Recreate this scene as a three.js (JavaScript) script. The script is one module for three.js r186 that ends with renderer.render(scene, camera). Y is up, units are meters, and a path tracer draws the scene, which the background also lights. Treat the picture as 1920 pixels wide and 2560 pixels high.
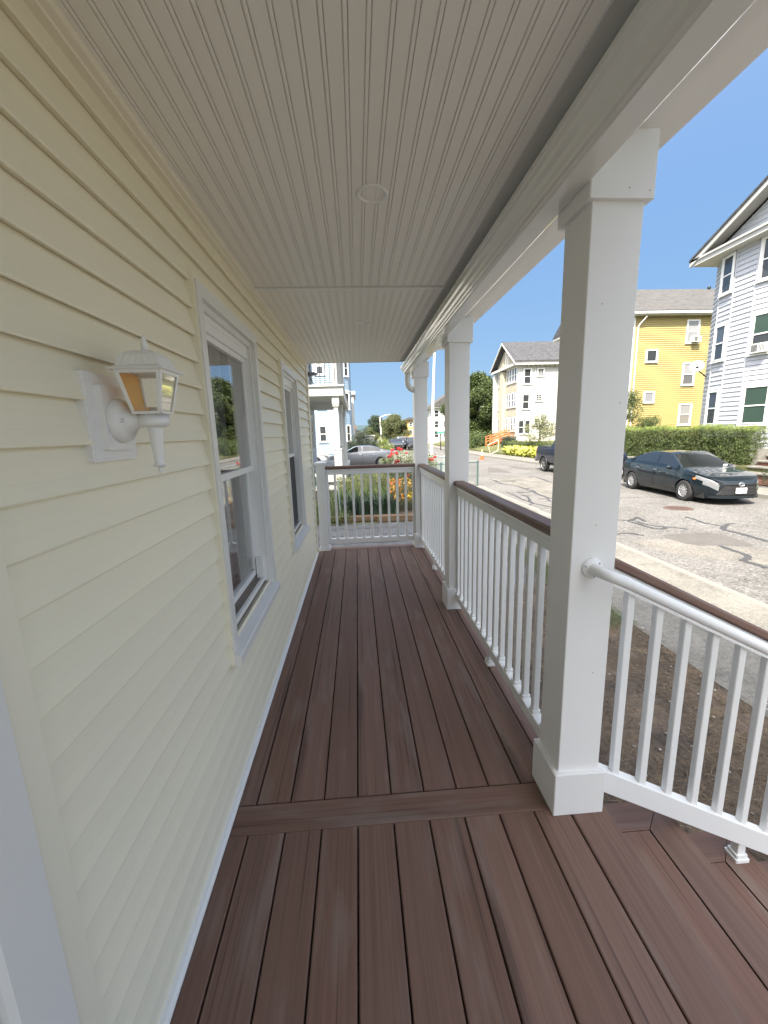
import * as THREE from 'three';
import { mergeGeometries, toCreasedNormals } from 'three/addons/utils/BufferGeometryUtils.js';

// ---------------------------------------------------------------- camera, sky, sun, exposure
const scene = new THREE.Scene();
const CAM = { f: 1019.75, yaw: -0.0599, pitch: -0.1912, roll: -0.03, h: 1.5436 };   // f in photo pixels (1920 x 2560)
const camera = new THREE.PerspectiveCamera(2 * Math.atan(1280 / CAM.f) * 180 / Math.PI, 768 / 1024, 0.05, 6000);
camera.position.set(0, CAM.h, 0);
camera.rotation.set(CAM.pitch, CAM.yaw, CAM.roll, 'YXZ');
camera.updateMatrixWorld();
const SUN = new THREE.Vector3(-0.34, 1, 0.50).normalize();
const EXPOSURE = 6.3;
const sun = new THREE.DirectionalLight(new THREE.Color().setRGB(1, 0.915, 0.79), 2.0);
sun.position.copy(SUN).multiplyScalar(80); sun.target.position.set(4, 0, -14);
sun.castShadow = true; sun.shadow.mapSize.set(4096, 4096);
Object.assign(sun.shadow.camera, { left: -45, right: 45, top: 45, bottom: -45, near: 1, far: 220 });
scene.add(sun, sun.target);
{ // clear summer sky: pale at the horizon, deeper overhead, with a sun-side lobe (forward scattering) raised to fill the porch shade
  const W = 512, H = 256, d = new Float32Array(W * H * 4), v = new THREE.Vector3();
  for (let j = 0; j < H; j++) for (let i = 0; i < W; i++) {
    const el = ((j + 0.5) / H - 0.5) * Math.PI, az = ((i + 0.5) / W - 0.5) * 2 * Math.PI;
    v.set(Math.cos(el) * Math.cos(az), Math.sin(el), Math.cos(el) * Math.sin(az));
    const up = Math.max(0, v.y), c = v.dot(SUN);
    const a = Math.pow(1 - up, 5), b = Math.pow(1 - up, 1.6);
    const ray = 0.80 + 0.45 * c * c * (c > 0 ? 1 : 0.25), fillLobe = 1.5 * Math.pow(Math.max(0, (1 + c) / 2), 5.5) + 1.2 * Math.pow(Math.max(0, c), 24);
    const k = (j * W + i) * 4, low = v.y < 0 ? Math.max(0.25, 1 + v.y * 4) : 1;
    d[k] = ((0.030 + 0.021 * b + 0.047 * a) * ray + fillLobe * 0.61) * low;
    d[k + 1] = ((0.066 + 0.040 * b + 0.035 * a) * ray + fillLobe * 0.56) * low;
    d[k + 2] = ((0.147 + 0.034 * b + 0.00 * a) * ray + fillLobe * 0.49) * low;
    d[k + 3] = 1;
  }
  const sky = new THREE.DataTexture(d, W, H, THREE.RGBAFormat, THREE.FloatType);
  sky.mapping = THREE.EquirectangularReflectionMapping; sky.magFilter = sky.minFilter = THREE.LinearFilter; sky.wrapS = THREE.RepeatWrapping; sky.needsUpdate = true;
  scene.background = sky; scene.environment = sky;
}
const renderer = new THREE.WebGLRenderer({ antialias: true });
renderer.toneMapping = THREE.LinearToneMapping; renderer.toneMappingExposure = EXPOSURE;
renderer.shadowMap.enabled = true; renderer.shadowMap.type = THREE.PCFSoftShadowMap;

// ---------------------------------------------------------------- helpers
const V = (x, y, z) => new THREE.Vector3(x, y, z);
function rng(s) { return () => { s = (s + 0x6d2b79f5) | 0; let t = Math.imul(s ^ (s >>> 15), 1 | s); t = (t + Math.imul(t ^ (t >>> 7), 61 | t)) ^ t; return ((t ^ (t >>> 14)) >>> 0) / 4294967296; }; }
const R = rng(11);
const rr = (a, b, r = R) => a + (b - a) * r();
const CAMM = new THREE.Matrix4().extractRotation(camera.matrixWorld);
function rayOf(u, v) { return V((u - 960) / CAM.f, -(v - 1280) / CAM.f, -1).applyMatrix4(CAMM); }   // a photo pixel gives a direction...
function onY(y, u, v) { const d = rayOf(u, v), t = (y - CAM.h) / d.y; return V(d.x * t, y, d.z * t); }   // ...and the ground it hits a place
const names = new Map();
function numbered(n) { const k = names.get(n) || 0; names.set(n, k + 1); return k ? n + '_' + String(k).padStart(3, '0') : n; }
function shade(o) { o.traverse((m) => { if (m.isMesh) { m.castShadow = true; m.receiveShadow = true; } }); return o; }
function thing(name, label, category, pos = [0, 0, 0], turn = 0, group) {
  const o = new THREE.Group(); o.name = numbered(name); o.position.set(...pos); o.rotation.y = turn; o.userData = { label, category };
  if (group) o.userData.group = group;
  scene.add(o); return o;
}
function mesh(name, geo, mat, parent) { const m = new THREE.Mesh(Array.isArray(geo) ? join(geo) : geo, mat); m.name = parent === scene ? numbered(name) : name; m.castShadow = m.receiveShadow = true; parent.add(m); return m; }
function grp(name, parent, pos = [0, 0, 0], turn = 0) { const g = new THREE.Group(); g.name = name; g.position.set(...pos); g.rotation.y = turn; parent.add(g); return g; }
function struct(name, geo, mat, parent = scene) { const m = mesh(name, geo, mat, parent); if (parent === scene) m.userData.kind = 'structure'; return m; }
function solo(name, geo, mat, label, category, group) { const m = mesh(name, geo, mat, scene); m.userData = { label, category }; if (group) m.userData.group = group; return m; }
function dup(o, pos, turn, label, group) { const c = o.clone(); c.name = numbered(o.name.replace(/_\d{3}$/, '')); c.userData = { ...o.userData }; scene.add(c); c.position.set(...pos); if (turn !== undefined) c.rotation.y = turn; if (label) c.userData.label = label; if (group) c.userData.group = group; return c; }
function join(list) {
  const out = list.map((g) => { let h = g.index ? g.toNonIndexed() : g; for (const k of Object.keys(h.attributes)) if (!['position', 'normal', 'uv'].includes(k)) h.deleteAttribute(k); if (!h.attributes.uv) boxUV(h); return h; });
  return out.length === 1 ? out[0] : mergeGeometries(out);
}
function boxUV(g) { // uv in metres from the face direction
  const h = g.index ? g.toNonIndexed() : g; if (!h.attributes.normal) h.computeVertexNormals();
  const p = h.attributes.position, n = h.attributes.normal, uv = new Float32Array(p.count * 2);
  for (let i = 0; i < p.count; i++) {
    const ax = Math.abs(n.getX(i)), ay = Math.abs(n.getY(i)), az = Math.abs(n.getZ(i));
    let a, b; if (ay >= ax && ay >= az) { a = p.getX(i); b = p.getZ(i); } else if (ax >= az) { a = p.getZ(i); b = p.getY(i); } else { a = p.getX(i); b = p.getY(i); }
    uv[i * 2] = a; uv[i * 2 + 1] = b;
  }
  h.setAttribute('uv', new THREE.BufferAttribute(uv, 2)); return h;
}
// a polygon pushed along an axis: axis z takes (x,y), axis x takes (z,y), axis y takes (x,z); u runs along the axis in metres
function prism(poly, axis, a, b, uo = 0, caps = true) {
  if (THREE.ShapeUtils.area(poly.map(([x, y]) => new THREE.Vector2(x, y))) < 0) poly = poly.slice().reverse();
  const put = axis === 'z' ? (p, q, t) => [p, q, t] : axis === 'x' ? (p, q, t) => [t, q, p] : (p, q, t) => [p, t, q], flip = axis !== 'z';
  const pos = [], uv = [], tri = (A, B, C, ua, ub, uc) => { if (flip) { pos.push(...A, ...C, ...B); uv.push(...ua, ...uc, ...ub); } else { pos.push(...A, ...B, ...C); uv.push(...ua, ...ub, ...uc); } };
  let per = 0; const n = poly.length;
  for (let i = 0; i < n; i++) {
    const [p0, q0] = poly[i], [p1, q1] = poly[(i + 1) % n], l = Math.hypot(p1 - p0, q1 - q0);
    const A = put(p0, q0, a), B = put(p1, q1, a), C = put(p1, q1, b), D = put(p0, q0, b);
    const ua = [a + uo, per], ub = [a + uo, per + l], uc = [b + uo, per + l], ud = [b + uo, per];
    tri(A, B, C, ua, ub, uc); tri(A, C, D, ua, uc, ud); per += l;
  }
  if (caps) {
    const pts = poly.map(([x, y]) => new THREE.Vector2(x, y));
    for (const [i, j, k] of THREE.ShapeUtils.triangulateShape(pts, [])) {
      const P = (m, t) => put(poly[m][0], poly[m][1], t), U = (m) => [poly[m][0], poly[m][1]];
      tri(P(i, b), P(j, b), P(k, b), U(i), U(j), U(k)); tri(P(i, a), P(k, a), P(j, a), U(i), U(k), U(j));
    }
  }
  const g = new THREE.BufferGeometry();
  g.setAttribute('position', new THREE.Float32BufferAttribute(pos, 3)); g.setAttribute('uv', new THREE.Float32BufferAttribute(uv, 2)); g.computeVertexNormals(); return g;
}
function cr(x0, x1, y0, y1, c = 0.003) { return [[x0 + c, y0], [x1 - c, y0], [x1, y0 + c], [x1, y1 - c], [x1 - c, y1], [x0 + c, y1], [x0, y1 - c], [x0, y0 + c]]; }
function bx(x0, x1, y0, y1, z0, z1) { return prism([[x0, y0], [x1, y0], [x1, y1], [x0, y1]], 'z', z0, z1); }
function cbx(x0, x1, y0, y1, z0, z1, c = 0.003, axis = 'y') { // box with chamfered long edges
  return axis === 'y' ? prism(cr(x0, x1, z0, z1, c), 'y', y0, y1) : axis === 'z' ? prism(cr(x0, x1, y0, y1, c), 'z', z0, z1) : prism(cr(z0, z1, y0, y1, c), 'x', x0, x1);
}
function ring(z0, z1, y0, y1, w, x0, x1, sides = 'lrtb') { // picture frame in the z-y plane, made of four bars
  const g = [];
  if (sides.includes('l')) g.push(bx(x0, x1, y0, y1, z0, z0 + w)); if (sides.includes('r')) g.push(bx(x0, x1, y0, y1, z1 - w, z1));
  if (sides.includes('t')) g.push(bx(x0, x1, y1 - w, y1, z0 + w, z1 - w)); if (sides.includes('b')) g.push(bx(x0, x1, y0, y0 + w, z0 + w, z1 - w));
  return g;
}
function lathe(pts, seg = 24) { return new THREE.LatheGeometry(pts.map(([r, y]) => new THREE.Vector2(r, y)), seg); }
function tube(pts, r, seg = 24, rad = 12, tension) { return new THREE.TubeGeometry(new THREE.CatmullRomCurve3(pts.map((p) => V(...p)), false, 'catmullrom', tension ?? 0.5), seg, r, rad, false); }
function rod(a, b, r, n = 6) { const d = V(...b).sub(V(...a)), g = new THREE.CylinderGeometry(r, r, d.length(), n, 1); g.applyQuaternion(new THREE.Quaternion().setFromUnitVectors(V(0, 1, 0), d.clone().normalize())); g.translate(...V(...a).add(V(...b)).multiplyScalar(0.5).toArray()); return g; }
function shear(g, slope, x0) { const p = g.attributes.position; for (let i = 0; i < p.count; i++) p.setY(i, p.getY(i) + slope * (p.getX(i) - x0)); g.computeVertexNormals(); return g; }
function move(g, x, y, z) { g.translate(x, y, z); return g; }

// ---------------------------------------------------------------- noise and textures
const hsh = (x, y, s) => { let h = Math.imul(x, 374761393) + Math.imul(y, 668265263) + Math.imul(s, 974634777); h = Math.imul(h ^ (h >>> 13), 1274126177); return ((h ^ (h >>> 16)) >>> 0) / 4294967296; };
function vn(x, y, px, py, s) { // value noise that repeats every px, py
  const xi = Math.floor(x), yi = Math.floor(y), fx = x - xi, fy = y - yi, u = fx * fx * (3 - 2 * fx), v = fy * fy * (3 - 2 * fy), m = (a, n) => ((a % n) + n) % n;
  const a = hsh(m(xi, px), m(yi, py), s), b = hsh(m(xi + 1, px), m(yi, py), s), c = hsh(m(xi, px), m(yi + 1, py), s), d = hsh(m(xi + 1, px), m(yi + 1, py), s);
  return a + (b - a) * u + (c - a) * v + (a - b - c + d) * u * v;
}
function fbm(u, v, fx, fy, oct, s) { let a = 0, w = 0.5, n = 0; for (let o = 0; o < oct; o++) { a += w * vn(u * fx, v * fy, fx, fy, s + o * 17); n += w; w *= 0.5; fx *= 2; fy *= 2; } return a / n; }
const enc = (x) => { x = Math.min(1, Math.max(0, x)); return Math.round(255 * (x <= 0.0031308 ? 12.92 * x : 1.055 * Math.pow(x, 1 / 2.4) - 0.055)); };
function tex(w, h, fn, su = 1, sv = 1, data = false) {
  const d = new Uint8Array(w * h * 4);
  for (let j = 0; j < h; j++) for (let i = 0; i < w; i++) {
    const c = fn((i + 0.5) / w, (j + 0.5) / h, i, j), k = (j * w + i) * 4;
    if (data) { d[k] = d[k + 1] = d[k + 2] = Math.round(255 * Math.min(1, Math.max(0, c))); } else { d[k] = enc(c[0]); d[k + 1] = enc(c[1]); d[k + 2] = enc(c[2]); }
    d[k + 3] = 255;
  }
  const t = new THREE.DataTexture(d, w, h); t.wrapS = t.wrapT = THREE.RepeatWrapping; t.magFilter = THREE.LinearFilter; t.minFilter = THREE.LinearMipmapLinearFilter; t.generateMipmaps = true; t.repeat.set(1 / su, 1 / sv);
  if (!data) t.colorSpace = THREE.SRGBColorSpace; t.needsUpdate = true; return t;
}
const lin = (r, g, b) => new THREE.Color().setRGB(r, g, b);
const std = (c, roughness = 0.6, o = {}) => new THREE.MeshStandardMaterial({ color: Array.isArray(c) ? lin(...c) : c, roughness, side: THREE.DoubleSide, ...o });
const phys = (c, roughness = 0.6, o = {}) => new THREE.MeshPhysicalMaterial({ color: Array.isArray(c) ? lin(...c) : c, roughness, side: THREE.DoubleSide, ...o });
const mixc = (a, b, t) => [a[0] + (b[0] - a[0]) * t, a[1] + (b[1] - a[1]) * t, a[2] + (b[2] - a[2]) * t];
const WHITE = lin(1, 1, 1);

const peelBump = tex(256, 256, (u, v) => fbm(u, v, 40, 40, 2, 3), 0.12, 0.12, true);
const grainBump = tex(512, 256, (u, v) => fbm(u, v, 4, 60, 3, 9), 0.8, 0.3, true);
const M = {};
M.post = std([0.80, 0.80, 0.785], 0.5, { bumpMap: peelBump, bumpScale: 0.0002 });
M.rail = phys([0.80, 0.81, 0.80], 0.38);
M.gutter = phys([0.74, 0.735, 0.70], 0.14, { clearcoat: 0.6, clearcoatRoughness: 0.06 });
M.beam = phys([0.80, 0.79, 0.765], 0.3);
M.ceil = phys([0.84, 0.815, 0.755], 0.45, { bumpMap: grainBump, bumpScale: 0.0002 });
const sidingMap = tex(512, 512, (u, v) => { const n = fbm(u, v, 3, 3, 4, 21), s = fbm(u, v, 2, 90, 2, 5), k = 0.95 + 0.05 * n + 0.03 * (s - 0.5); return [0.84 * k, 0.79 * k, 0.625 * k]; }, 1.7, 0.9);
M.siding = phys(WHITE, 0.42, { map: sidingMap, bumpMap: grainBump, bumpScale: 0.0003 });
M.creamTrim = std([0.82, 0.775, 0.63], 0.4);
M.alum = phys([0.72, 0.715, 0.69], 0.4);
M.vinyl = std([0.80, 0.80, 0.78], 0.4);
M.blockWhite = std([0.80, 0.79, 0.77], 0.5, { bumpMap: grainBump, bumpScale: 0.0003 });
M.lampWhite = phys([0.79, 0.785, 0.765], 0.28, { bumpMap: peelBump, bumpScale: 0.0001 });
M.glass = phys([1, 1, 1], 0.02, { transmission: 1, ior: 1.75, thickness: 0 });
M.lampGlass = phys([1, 1, 1], 0.03, { transmission: 1, ior: 1.5, thickness: 0 });
M.amber = phys([0.95, 0.62, 0.16], 0.12, { transmission: 0.55, ior: 1.5, thickness: 0 });
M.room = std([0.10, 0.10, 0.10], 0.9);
M.curtain = std([0.24, 0.25, 0.25], 0.9);
M.screen = std([0.03, 0.032, 0.035], 0.7);
M.oldwood = std(WHITE, 0.85, { map: tex(256, 256, (u, v) => { const k = 0.6 + 0.8 * fbm(u, v, 3, 40, 3, 77); return [0.22 * k, 0.185 * k, 0.155 * k]; }, 0.5, 0.3) });
M.black = std([0.012, 0.012, 0.013], 0.5);
M.iron = std([0.02, 0.021, 0.022], 0.45, { metalness: 0.3 });
M.steel = std([0.45, 0.46, 0.47], 0.4, { metalness: 0.8 });
M.chrome = std([0.8, 0.8, 0.8], 0.12, { metalness: 1 });
M.white = std([0.78, 0.78, 0.76], 0.5);
M.pane = phys([0.035, 0.04, 0.045], 0.06, { clearcoat: 0.5, clearcoatRoughness: 0.03 });
M.blind = std([0.35, 0.36, 0.35], 0.7);
M.shadeGreen = phys([0.035, 0.060, 0.048], 0.15);

// composite deck boards: streaks run along the board, a few tones
const deckMats = [0, 1, 2, 3, 4].map((s) => {
  const tone = [1, 0.93, 1.08, 0.97, 1.03][s], red = [0, 0.3, -0.2, 0.5, -0.4][s];
  const m = tex(1024, 128, (u, v) => {
    const st = fbm(u, v, 2, 26, 4, 100 + s * 7), fine = fbm(u, v, 6, 60, 2, 300 + s), br = fbm(u, v, 3, 2, 3, 500 + s), sc = Math.max(0, fbm(u, v, 7, 3, 4, 700 + s) - 0.58) * 1.3;
    let k = tone * (0.72 + 0.40 * st + 0.16 * (fine - 0.5) + 0.26 * (br - 0.5));
    const dk = Math.max(0, fbm(u, v, 3, 14, 2, 900 + s) - 0.66) * 2.2; k *= 1 - Math.min(0.45, dk);
    const c = [0.176 * k * (1 + 0.08 * red), 0.101 * k, 0.075 * k * (1 - 0.06 * red)];
    return mixc(c, [0.26, 0.225, 0.20], Math.min(0.34, sc));
  }, 2.4, 0.165);
  return phys(WHITE, 0.62, { map: m, bumpMap: grainBump, bumpScale: 0.0005 });
});
const capMat = phys(WHITE, 0.5, { map: deckMats[1].map, bumpMap: grainBump, bumpScale: 0.0006 });

// ground materials
const asphaltTex = tex(1024, 1024, (u, v) => {
  const n = vn(u * 130, v * 130, 130, 130, 41), p = vn(u * 260 + 7, v * 260, 260, 260, 5), L = fbm(u, v, 4, 4, 4, 8), q = fbm(u, v, 30, 30, 3, 18);
  const k = 0.66 + 0.38 * L + 0.62 * (n - 0.5) + 0.55 * (p - 0.5) + 0.30 * (q - 0.5) + Math.max(0, n - 0.72) * 1.2;
  return [0.148 * k, 0.142 * k, 0.132 * k];
}, 3.1, 3.1);
M.asphalt = std(WHITE, 0.9, { map: asphaltTex, bumpMap: tex(512, 512, (u, v) => fbm(u, v, 120, 120, 2, 61), 1.5, 1.5, true), bumpScale: 0.006 });
M.patchA = std(WHITE, 0.9, { map: tex(512, 512, (u, v) => { const k = 0.8 + 0.5 * fbm(u, v, 60, 60, 3, 71) + 0.2 * (fbm(u, v, 5, 5, 3, 72) - 0.5); return [0.088 * k, 0.081 * k, 0.074 * k]; }, 1.6, 1.6) });
M.patchPale = std(lin(0.92, 0.92, 0.92), 0.92, { map: tex(512, 512, (u, v) => { const k = 0.60 + 0.6 * fbm(u, v, 5, 5, 4, 171) + 0.5 * (vn(u * 97, v * 97, 97, 97, 172) - 0.5) + 0.45 * (vn(u * 190, v * 190, 190, 190, 173) - 0.5); return [0.178 * k, 0.166 * k, 0.145 * k]; }, 2.3, 2.3) });
M.seal = std([0.045, 0.045, 0.048], 0.55);
const concreteTex = tex(1024, 1024, (u, v) => { const n = fbm(u, v, 5, 5, 5, 14), f = vn(u * 120, v * 120, 120, 120, 15) + vn(u * 240, v * 240, 240, 240, 115) - 1, s = Math.max(0, fbm(u, v, 14, 14, 4, 16) - 0.58); const k = 0.66 + 0.5 * n + 0.34 * f - 0.9 * s; return [0.18 * k, 0.171 * k, 0.149 * k]; }, 2.9, 2.9);
M.concrete = std(WHITE, 0.9, { map: concreteTex, bumpMap: tex(512, 512, (u, v) => fbm(u, v, 90, 90, 3, 65), 1.4, 1.4, true), bumpScale: 0.004 });
M.kerb = std([0.20, 0.19, 0.17], 0.85, { bumpMap: tex(256, 256, (u, v) => fbm(u, v, 50, 50, 3, 66), 0.6, 0.6, true), bumpScale: 0.004 });
M.dirt = std(WHITE, 0.95, { map: tex(1024, 1024, (u, v) => { const n = fbm(u, v, 7, 7, 5, 24), f = fbm(u, v, 90, 90, 3, 25), w = fbm(u, v, 30, 90, 3, 26); let c = mixc([0.050, 0.040, 0.031], [0.135, 0.100, 0.070], Math.min(1, Math.max(0, n * 1.7 - 0.4))); const k = 0.55 + 0.6 * f + 0.35 * w; return [c[0] * k, c[1] * k, c[2] * k]; }, 2.2, 2.2), bumpMap: tex(512, 512, (u, v) => fbm(u, v, 26, 26, 5, 27), 1.1, 1.1, true), bumpScale: 0.05 });
M.lawn = std(WHITE, 0.95, { map: tex(512, 512, (u, v) => { const n = fbm(u, v, 6, 6, 4, 34), f = fbm(u, v, 100, 100, 2, 35); const c = mixc([0.075, 0.10, 0.028], [0.17, 0.155, 0.065], n * 1.3 - 0.15); const k = 0.5 + f; return [c[0] * k, c[1] * k, c[2] * k]; }, 4, 4), bumpMap: tex(256, 256, (u, v) => fbm(u, v, 60, 60, 2, 36), 0.8, 0.8, true), bumpScale: 0.05 });
M.slate = std(WHITE, 0.8, { map: tex(512, 512, (u, v) => { const k = 0.55 + 0.9 * fbm(u, v, 9, 9, 5, 44); return [0.095 * k, 0.098 * k, 0.10 * k]; }, 1.3, 1.3), bumpMap: tex(256, 256, (u, v) => fbm(u, v, 12, 12, 4, 46), 0.9, 0.9, true), bumpScale: 0.015 });
// ---------------------------------------------------------------- the setting: ground, road, pavements
const GY = -0.78;                                            // road surface
const farKerb = (z) => z > -12 ? 12.4 : z > -27 ? 12.4 + (z + 12) / 15 * 0.65 : z > -36 ? 11.75 + (z + 27) / 9 * 0.7 : 11.05 + (z + 36) * 0.008;
function sheet(pts, y) { const s = new THREE.Shape(pts.map(([x, z]) => new THREE.Vector2(x, -z))); const g = new THREE.ShapeGeometry(s); g.rotateX(-Math.PI / 2); g.translate(0, y, 0); return boxUV(g); }
{
  struct('ground', sheet([[-1500, 400], [1500, 400], [1500, -4000], [-1500, -4000]], -0.86), M.lawn);
  const zs = [25, 10, 0, -6, -12, -20, -27, -31, -36, -50, -70, -130];
  struct('road', sheet([[5.1, 25], ...zs.map((z) => [farKerb(z) + 0.02, z]), [5.1, -130]], GY), M.asphalt);
  // near pavement and its low granite kerb
  const side = struct('pavement', bx(3.12, 4.98, -0.86, -0.735, -60, 12), M.concrete); side.name = 'near_pavement';
  for (let z = 9; z > -48; z -= 2.4) mesh('kerb_stone', cbx(4.985, 5.115, -0.90, -0.728, z - 2.394, z, 0.012, 'z'), M.kerb, side);
  const yard = struct('dirt_yard', sheet([[-14, 12], [3.12, 12], [3.12, -5.62], [-14, -5.62]], -0.742), M.dirt);
  struct('driveway', bx(-9, 4.9, -0.86, -0.70, -34, -24.6), M.concrete);
  struct('garden_lawn', sheet([[-9, -5.62], [3.12, -5.62], [3.12, -24.6], [-9, -24.6]], -0.756), M.lawn);
  // slate paving past the end of the porch
  const pav = struct('slate_path', sheet([[-3.2, -5.6], [3.0, -5.6], [3.0, -10.35], [-3.2, -10.35]], -0.748), M.slate);
  const r = rng(5);
  for (let i = 0; i < 7; i++) { let x = -3.1 + r() * 0.3; while (x < 2.8) { const w = rr(0.45, 1.1, r), z = -5.75 - i * 0.66; const j = () => rr(-0.07, 0.07, r);
    mesh('flagstone', prism([[x + 0.02 + j(), z - 0.63 + j()], [x + w + j(), z - 0.62 + j()], [x + w - 0.01 + j(), z + j() - 0.02], [x + 0.03 + j(), z - 0.01 + j()]], 'y', -0.76, -0.741 + rr(-0.003, 0.005, r)), M.slate, pav); x += w + 0.05; } }
  // the far side of the street: kerb, pavement, low wall, raised yards
  const fw = [], kz = [];
  for (let z = 12; z > -70; z -= 2.5) kz.push(z);
  const far = struct('far_pavement', prism([...kz.map((z) => [farKerb(z) + 0.15, z]), ...kz.slice().reverse().map((z) => [farKerb(z) + 1.75, z])], 'y', -0.86, -0.665), M.concrete);
  for (let i = 0; i < kz.length - 1; i++) mesh('kerb_stone', prism([[farKerb(kz[i]), kz[i] - 0.01], [farKerb(kz[i]) + 0.145, kz[i] - 0.01], [farKerb(kz[i + 1]) + 0.145, kz[i + 1]], [farKerb(kz[i + 1]), kz[i + 1]]], 'y', -0.9, -0.655), M.kerb, far);
  struct('far_yard', prism([[14.9, -0.9], [14.9, -0.13], [16.2, -0.06], [40, 0.3], [40, -0.9]], 'z', -26.5, 14), M.lawn);
  struct('far_slope', prism([[13.5, -0.9], [13.5, -0.655], [17.4, 0.12], [40, 0.35], [40, -0.9]], 'z', -75, -26.5), M.lawn);
  // far hill, distance haze put into its colour as blue, and the rise of the town beyond the end of the street
  const h = []; for (let i = 0; i <= 40; i++) { const x = -2600 + i * 130; h.push([x, 34 + 26 * fbm(i / 40, 0.5, 5, 3, 3, 91) + (Math.abs(x) < 300 ? 3 : 0)]); }
  struct('far_hill', prism([[-2600, -30], ...h, [2600, -30]], 'z', -3300, -2600), std([0.075, 0.12, 0.14], 1));
}
// repairs in the road surface, traced on the ground plane
{
  const road = scene.getObjectByName('road');
  const G = (u, v) => { const p = onY(GY, u, v); return [p.x, p.z]; };
  const ribbon = (name, px, w0, lift, mat = M.seal) => {
    const c = new THREE.CatmullRomCurve3(px.map(([u, v]) => { const [x, z] = G(u, v); return V(x, 0, z); })), n = px.length * 5, pos = [], r = rng(px.length * 31 + Math.round(px[0][0]));
    const P = c.getPoints(n); let L = null;
    P.forEach((p, i) => { const t = P[Math.min(n, i + 1)].clone().sub(P[Math.max(0, i - 1)]).normalize(), w = w0 * (0.65 + 0.7 * r()) * (i === 0 || i === n ? 0.4 : 1); const a = [p.x - t.z * w, GY + lift, p.z + t.x * w], b = [p.x + t.z * w, GY + lift, p.z - t.x * w]; if (L) pos.push(...L[0], ...L[1], ...b, ...L[0], ...b, ...a); L = [a, b]; });
    const g = new THREE.BufferGeometry(); g.setAttribute('position', new THREE.Float32BufferAttribute(pos, 3)); g.computeVertexNormals(); mesh(name, boxUV(g), mat, road);
  };
  const z1 = (x, y) => [1220 + x / 9.217, 1160 + y / 9.217], z2 = (x, y) => [1520 + x / 4.1475, 940 + y / 4.1475];
  const A = (...l) => l.map(([x, y]) => z1(x, y)), B = (...l) => l.map(([x, y]) => z2(x, y));
  ribbon('crack_seal', A([20, 355], [140, 375], [250, 430], [360, 465], [460, 475], [620, 500], [780, 545], [880, 580], [1030, 610], [1090, 670], [1220, 720], [1400, 790], [1460, 800]), 0.05, 0.004);
  ribbon('crack_seal', A([890, 575], [960, 553], [1040, 543]), 0.035, 0.0052);
  ribbon('crack_seal', A([695, 635], [760, 660], [900, 655], [1035, 620]), 0.04, 0.006);
  ribbon('crack_seal', A([420, 655], [560, 705], [680, 755], [750, 800], [900, 855], [1040, 905], [1200, 940], [1430, 990]), 0.035, 0.004);
  ribbon('crack_seal', A([780, 715], [880, 745], [945, 800], [970, 865], [1040, 905]), 0.04, 0.0052);
  ribbon('crack_seal', A([950, 955], [1000, 925], [1050, 905]), 0.03, 0.006);
  ribbon('crack_seal', A([920, 310], [1050, 295], [1150, 320], [1280, 360], [1400, 410], [1480, 435]), 0.045, 0.004);
  ribbon('crack_seal', A([720, 355], [800, 380], [1000, 405], [1210, 400]), 0.03, 0.004);
  ribbon('crack_seal', A([1150, 800], [1300, 805], [1430, 800]), 0.03, 0.0052);
  ribbon('crack_seal', A([1370, 820], [1420, 850], [1460, 865]), 0.045, 0.006);
  ribbon('crack_seal', A([1160, 285], [1330, 280]), 0.02, 0.004);
  ribbon('crack_seal', B([800, 1460], [900, 1490], [1000, 1525], [1130, 1548], [1200, 1556], [1250, 1535], [1315, 1532]), 0.04, 0.004);
  ribbon('crack_seal', B([1250, 1540], [1200, 1570], [1205, 1595], [1290, 1615], [1400, 1642], [1530, 1680], [1659, 1715], [1780, 1745]), 0.055, 0.0052);
  ribbon('crack_seal', B([60, 1492], [200, 1497], [260, 1500], [420, 1545], [590, 1565], [700, 1572], [830, 1592]), 0.035, 0.004);
  ribbon('crack_seal', B([200, 1505], [300, 1530], [450, 1575], [540, 1585], [590, 1580], [570, 1560]), 0.04, 0.0052);
  ribbon('crack_seal', B([205, 1500], [270, 1485], [300, 1466], [340, 1485], [385, 1510]), 0.04, 0.006);
  ribbon('crack_seal', B([60, 1640], [180, 1632], [265, 1632], [300, 1645], [375, 1653]), 0.04, 0.004);
  ribbon('crack_seal', B([1160, 1760], [1260, 1800], [1370, 1835], [1440, 1862], [1455, 1885], [1420, 1905], [1390, 1912], [1500, 1945], [1680, 2000]), 0.05, 0.006);
  ribbon('crack_seal', B([100, 1268], [300, 1258], [520, 1255], [650, 1255]), 0.02, 0.004);
  const patch = (name, pts, lift, mat) => mesh(name, sheet(pts.map((p) => G(...p)), GY + lift), mat, road);
  patch('asphalt_patch', B([560, 1655], [650, 1640], [850, 1632], [1000, 1622], [1180, 1640], [1330, 1690], [1520, 1755], [1400, 1768], [1200, 1752], [950, 1762], [760, 1730], [640, 1690]), 0.003, M.patchA);
  patch('pale_patch', B([230, 1705], [640, 1690], [800, 1740], [1200, 1765], [1659, 1790], [1900, 1820], [1900, 2000], [1659, 1960], [900, 1880], [450, 1800]), 0.002, M.patchPale);
  patch('pale_patch', A([20, 350], [500, 335], [900, 315], [1120, 330], [1300, 380], [1490, 440], [1490, 790], [1200, 700], [1060, 620], [760, 540], [350, 460]), 0.002, M.patchPale);
  patch('asphalt_patch', A([215, 395], [420, 375], [630, 365], [660, 385], [600, 425], [560, 430], [540, 410], [400, 410]), 0.003, M.patchA);
  patch('asphalt_patch', A([790, 710], [880, 735], [960, 745], [1020, 735], [940, 712]), 0.0025, M.patchA);
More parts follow.
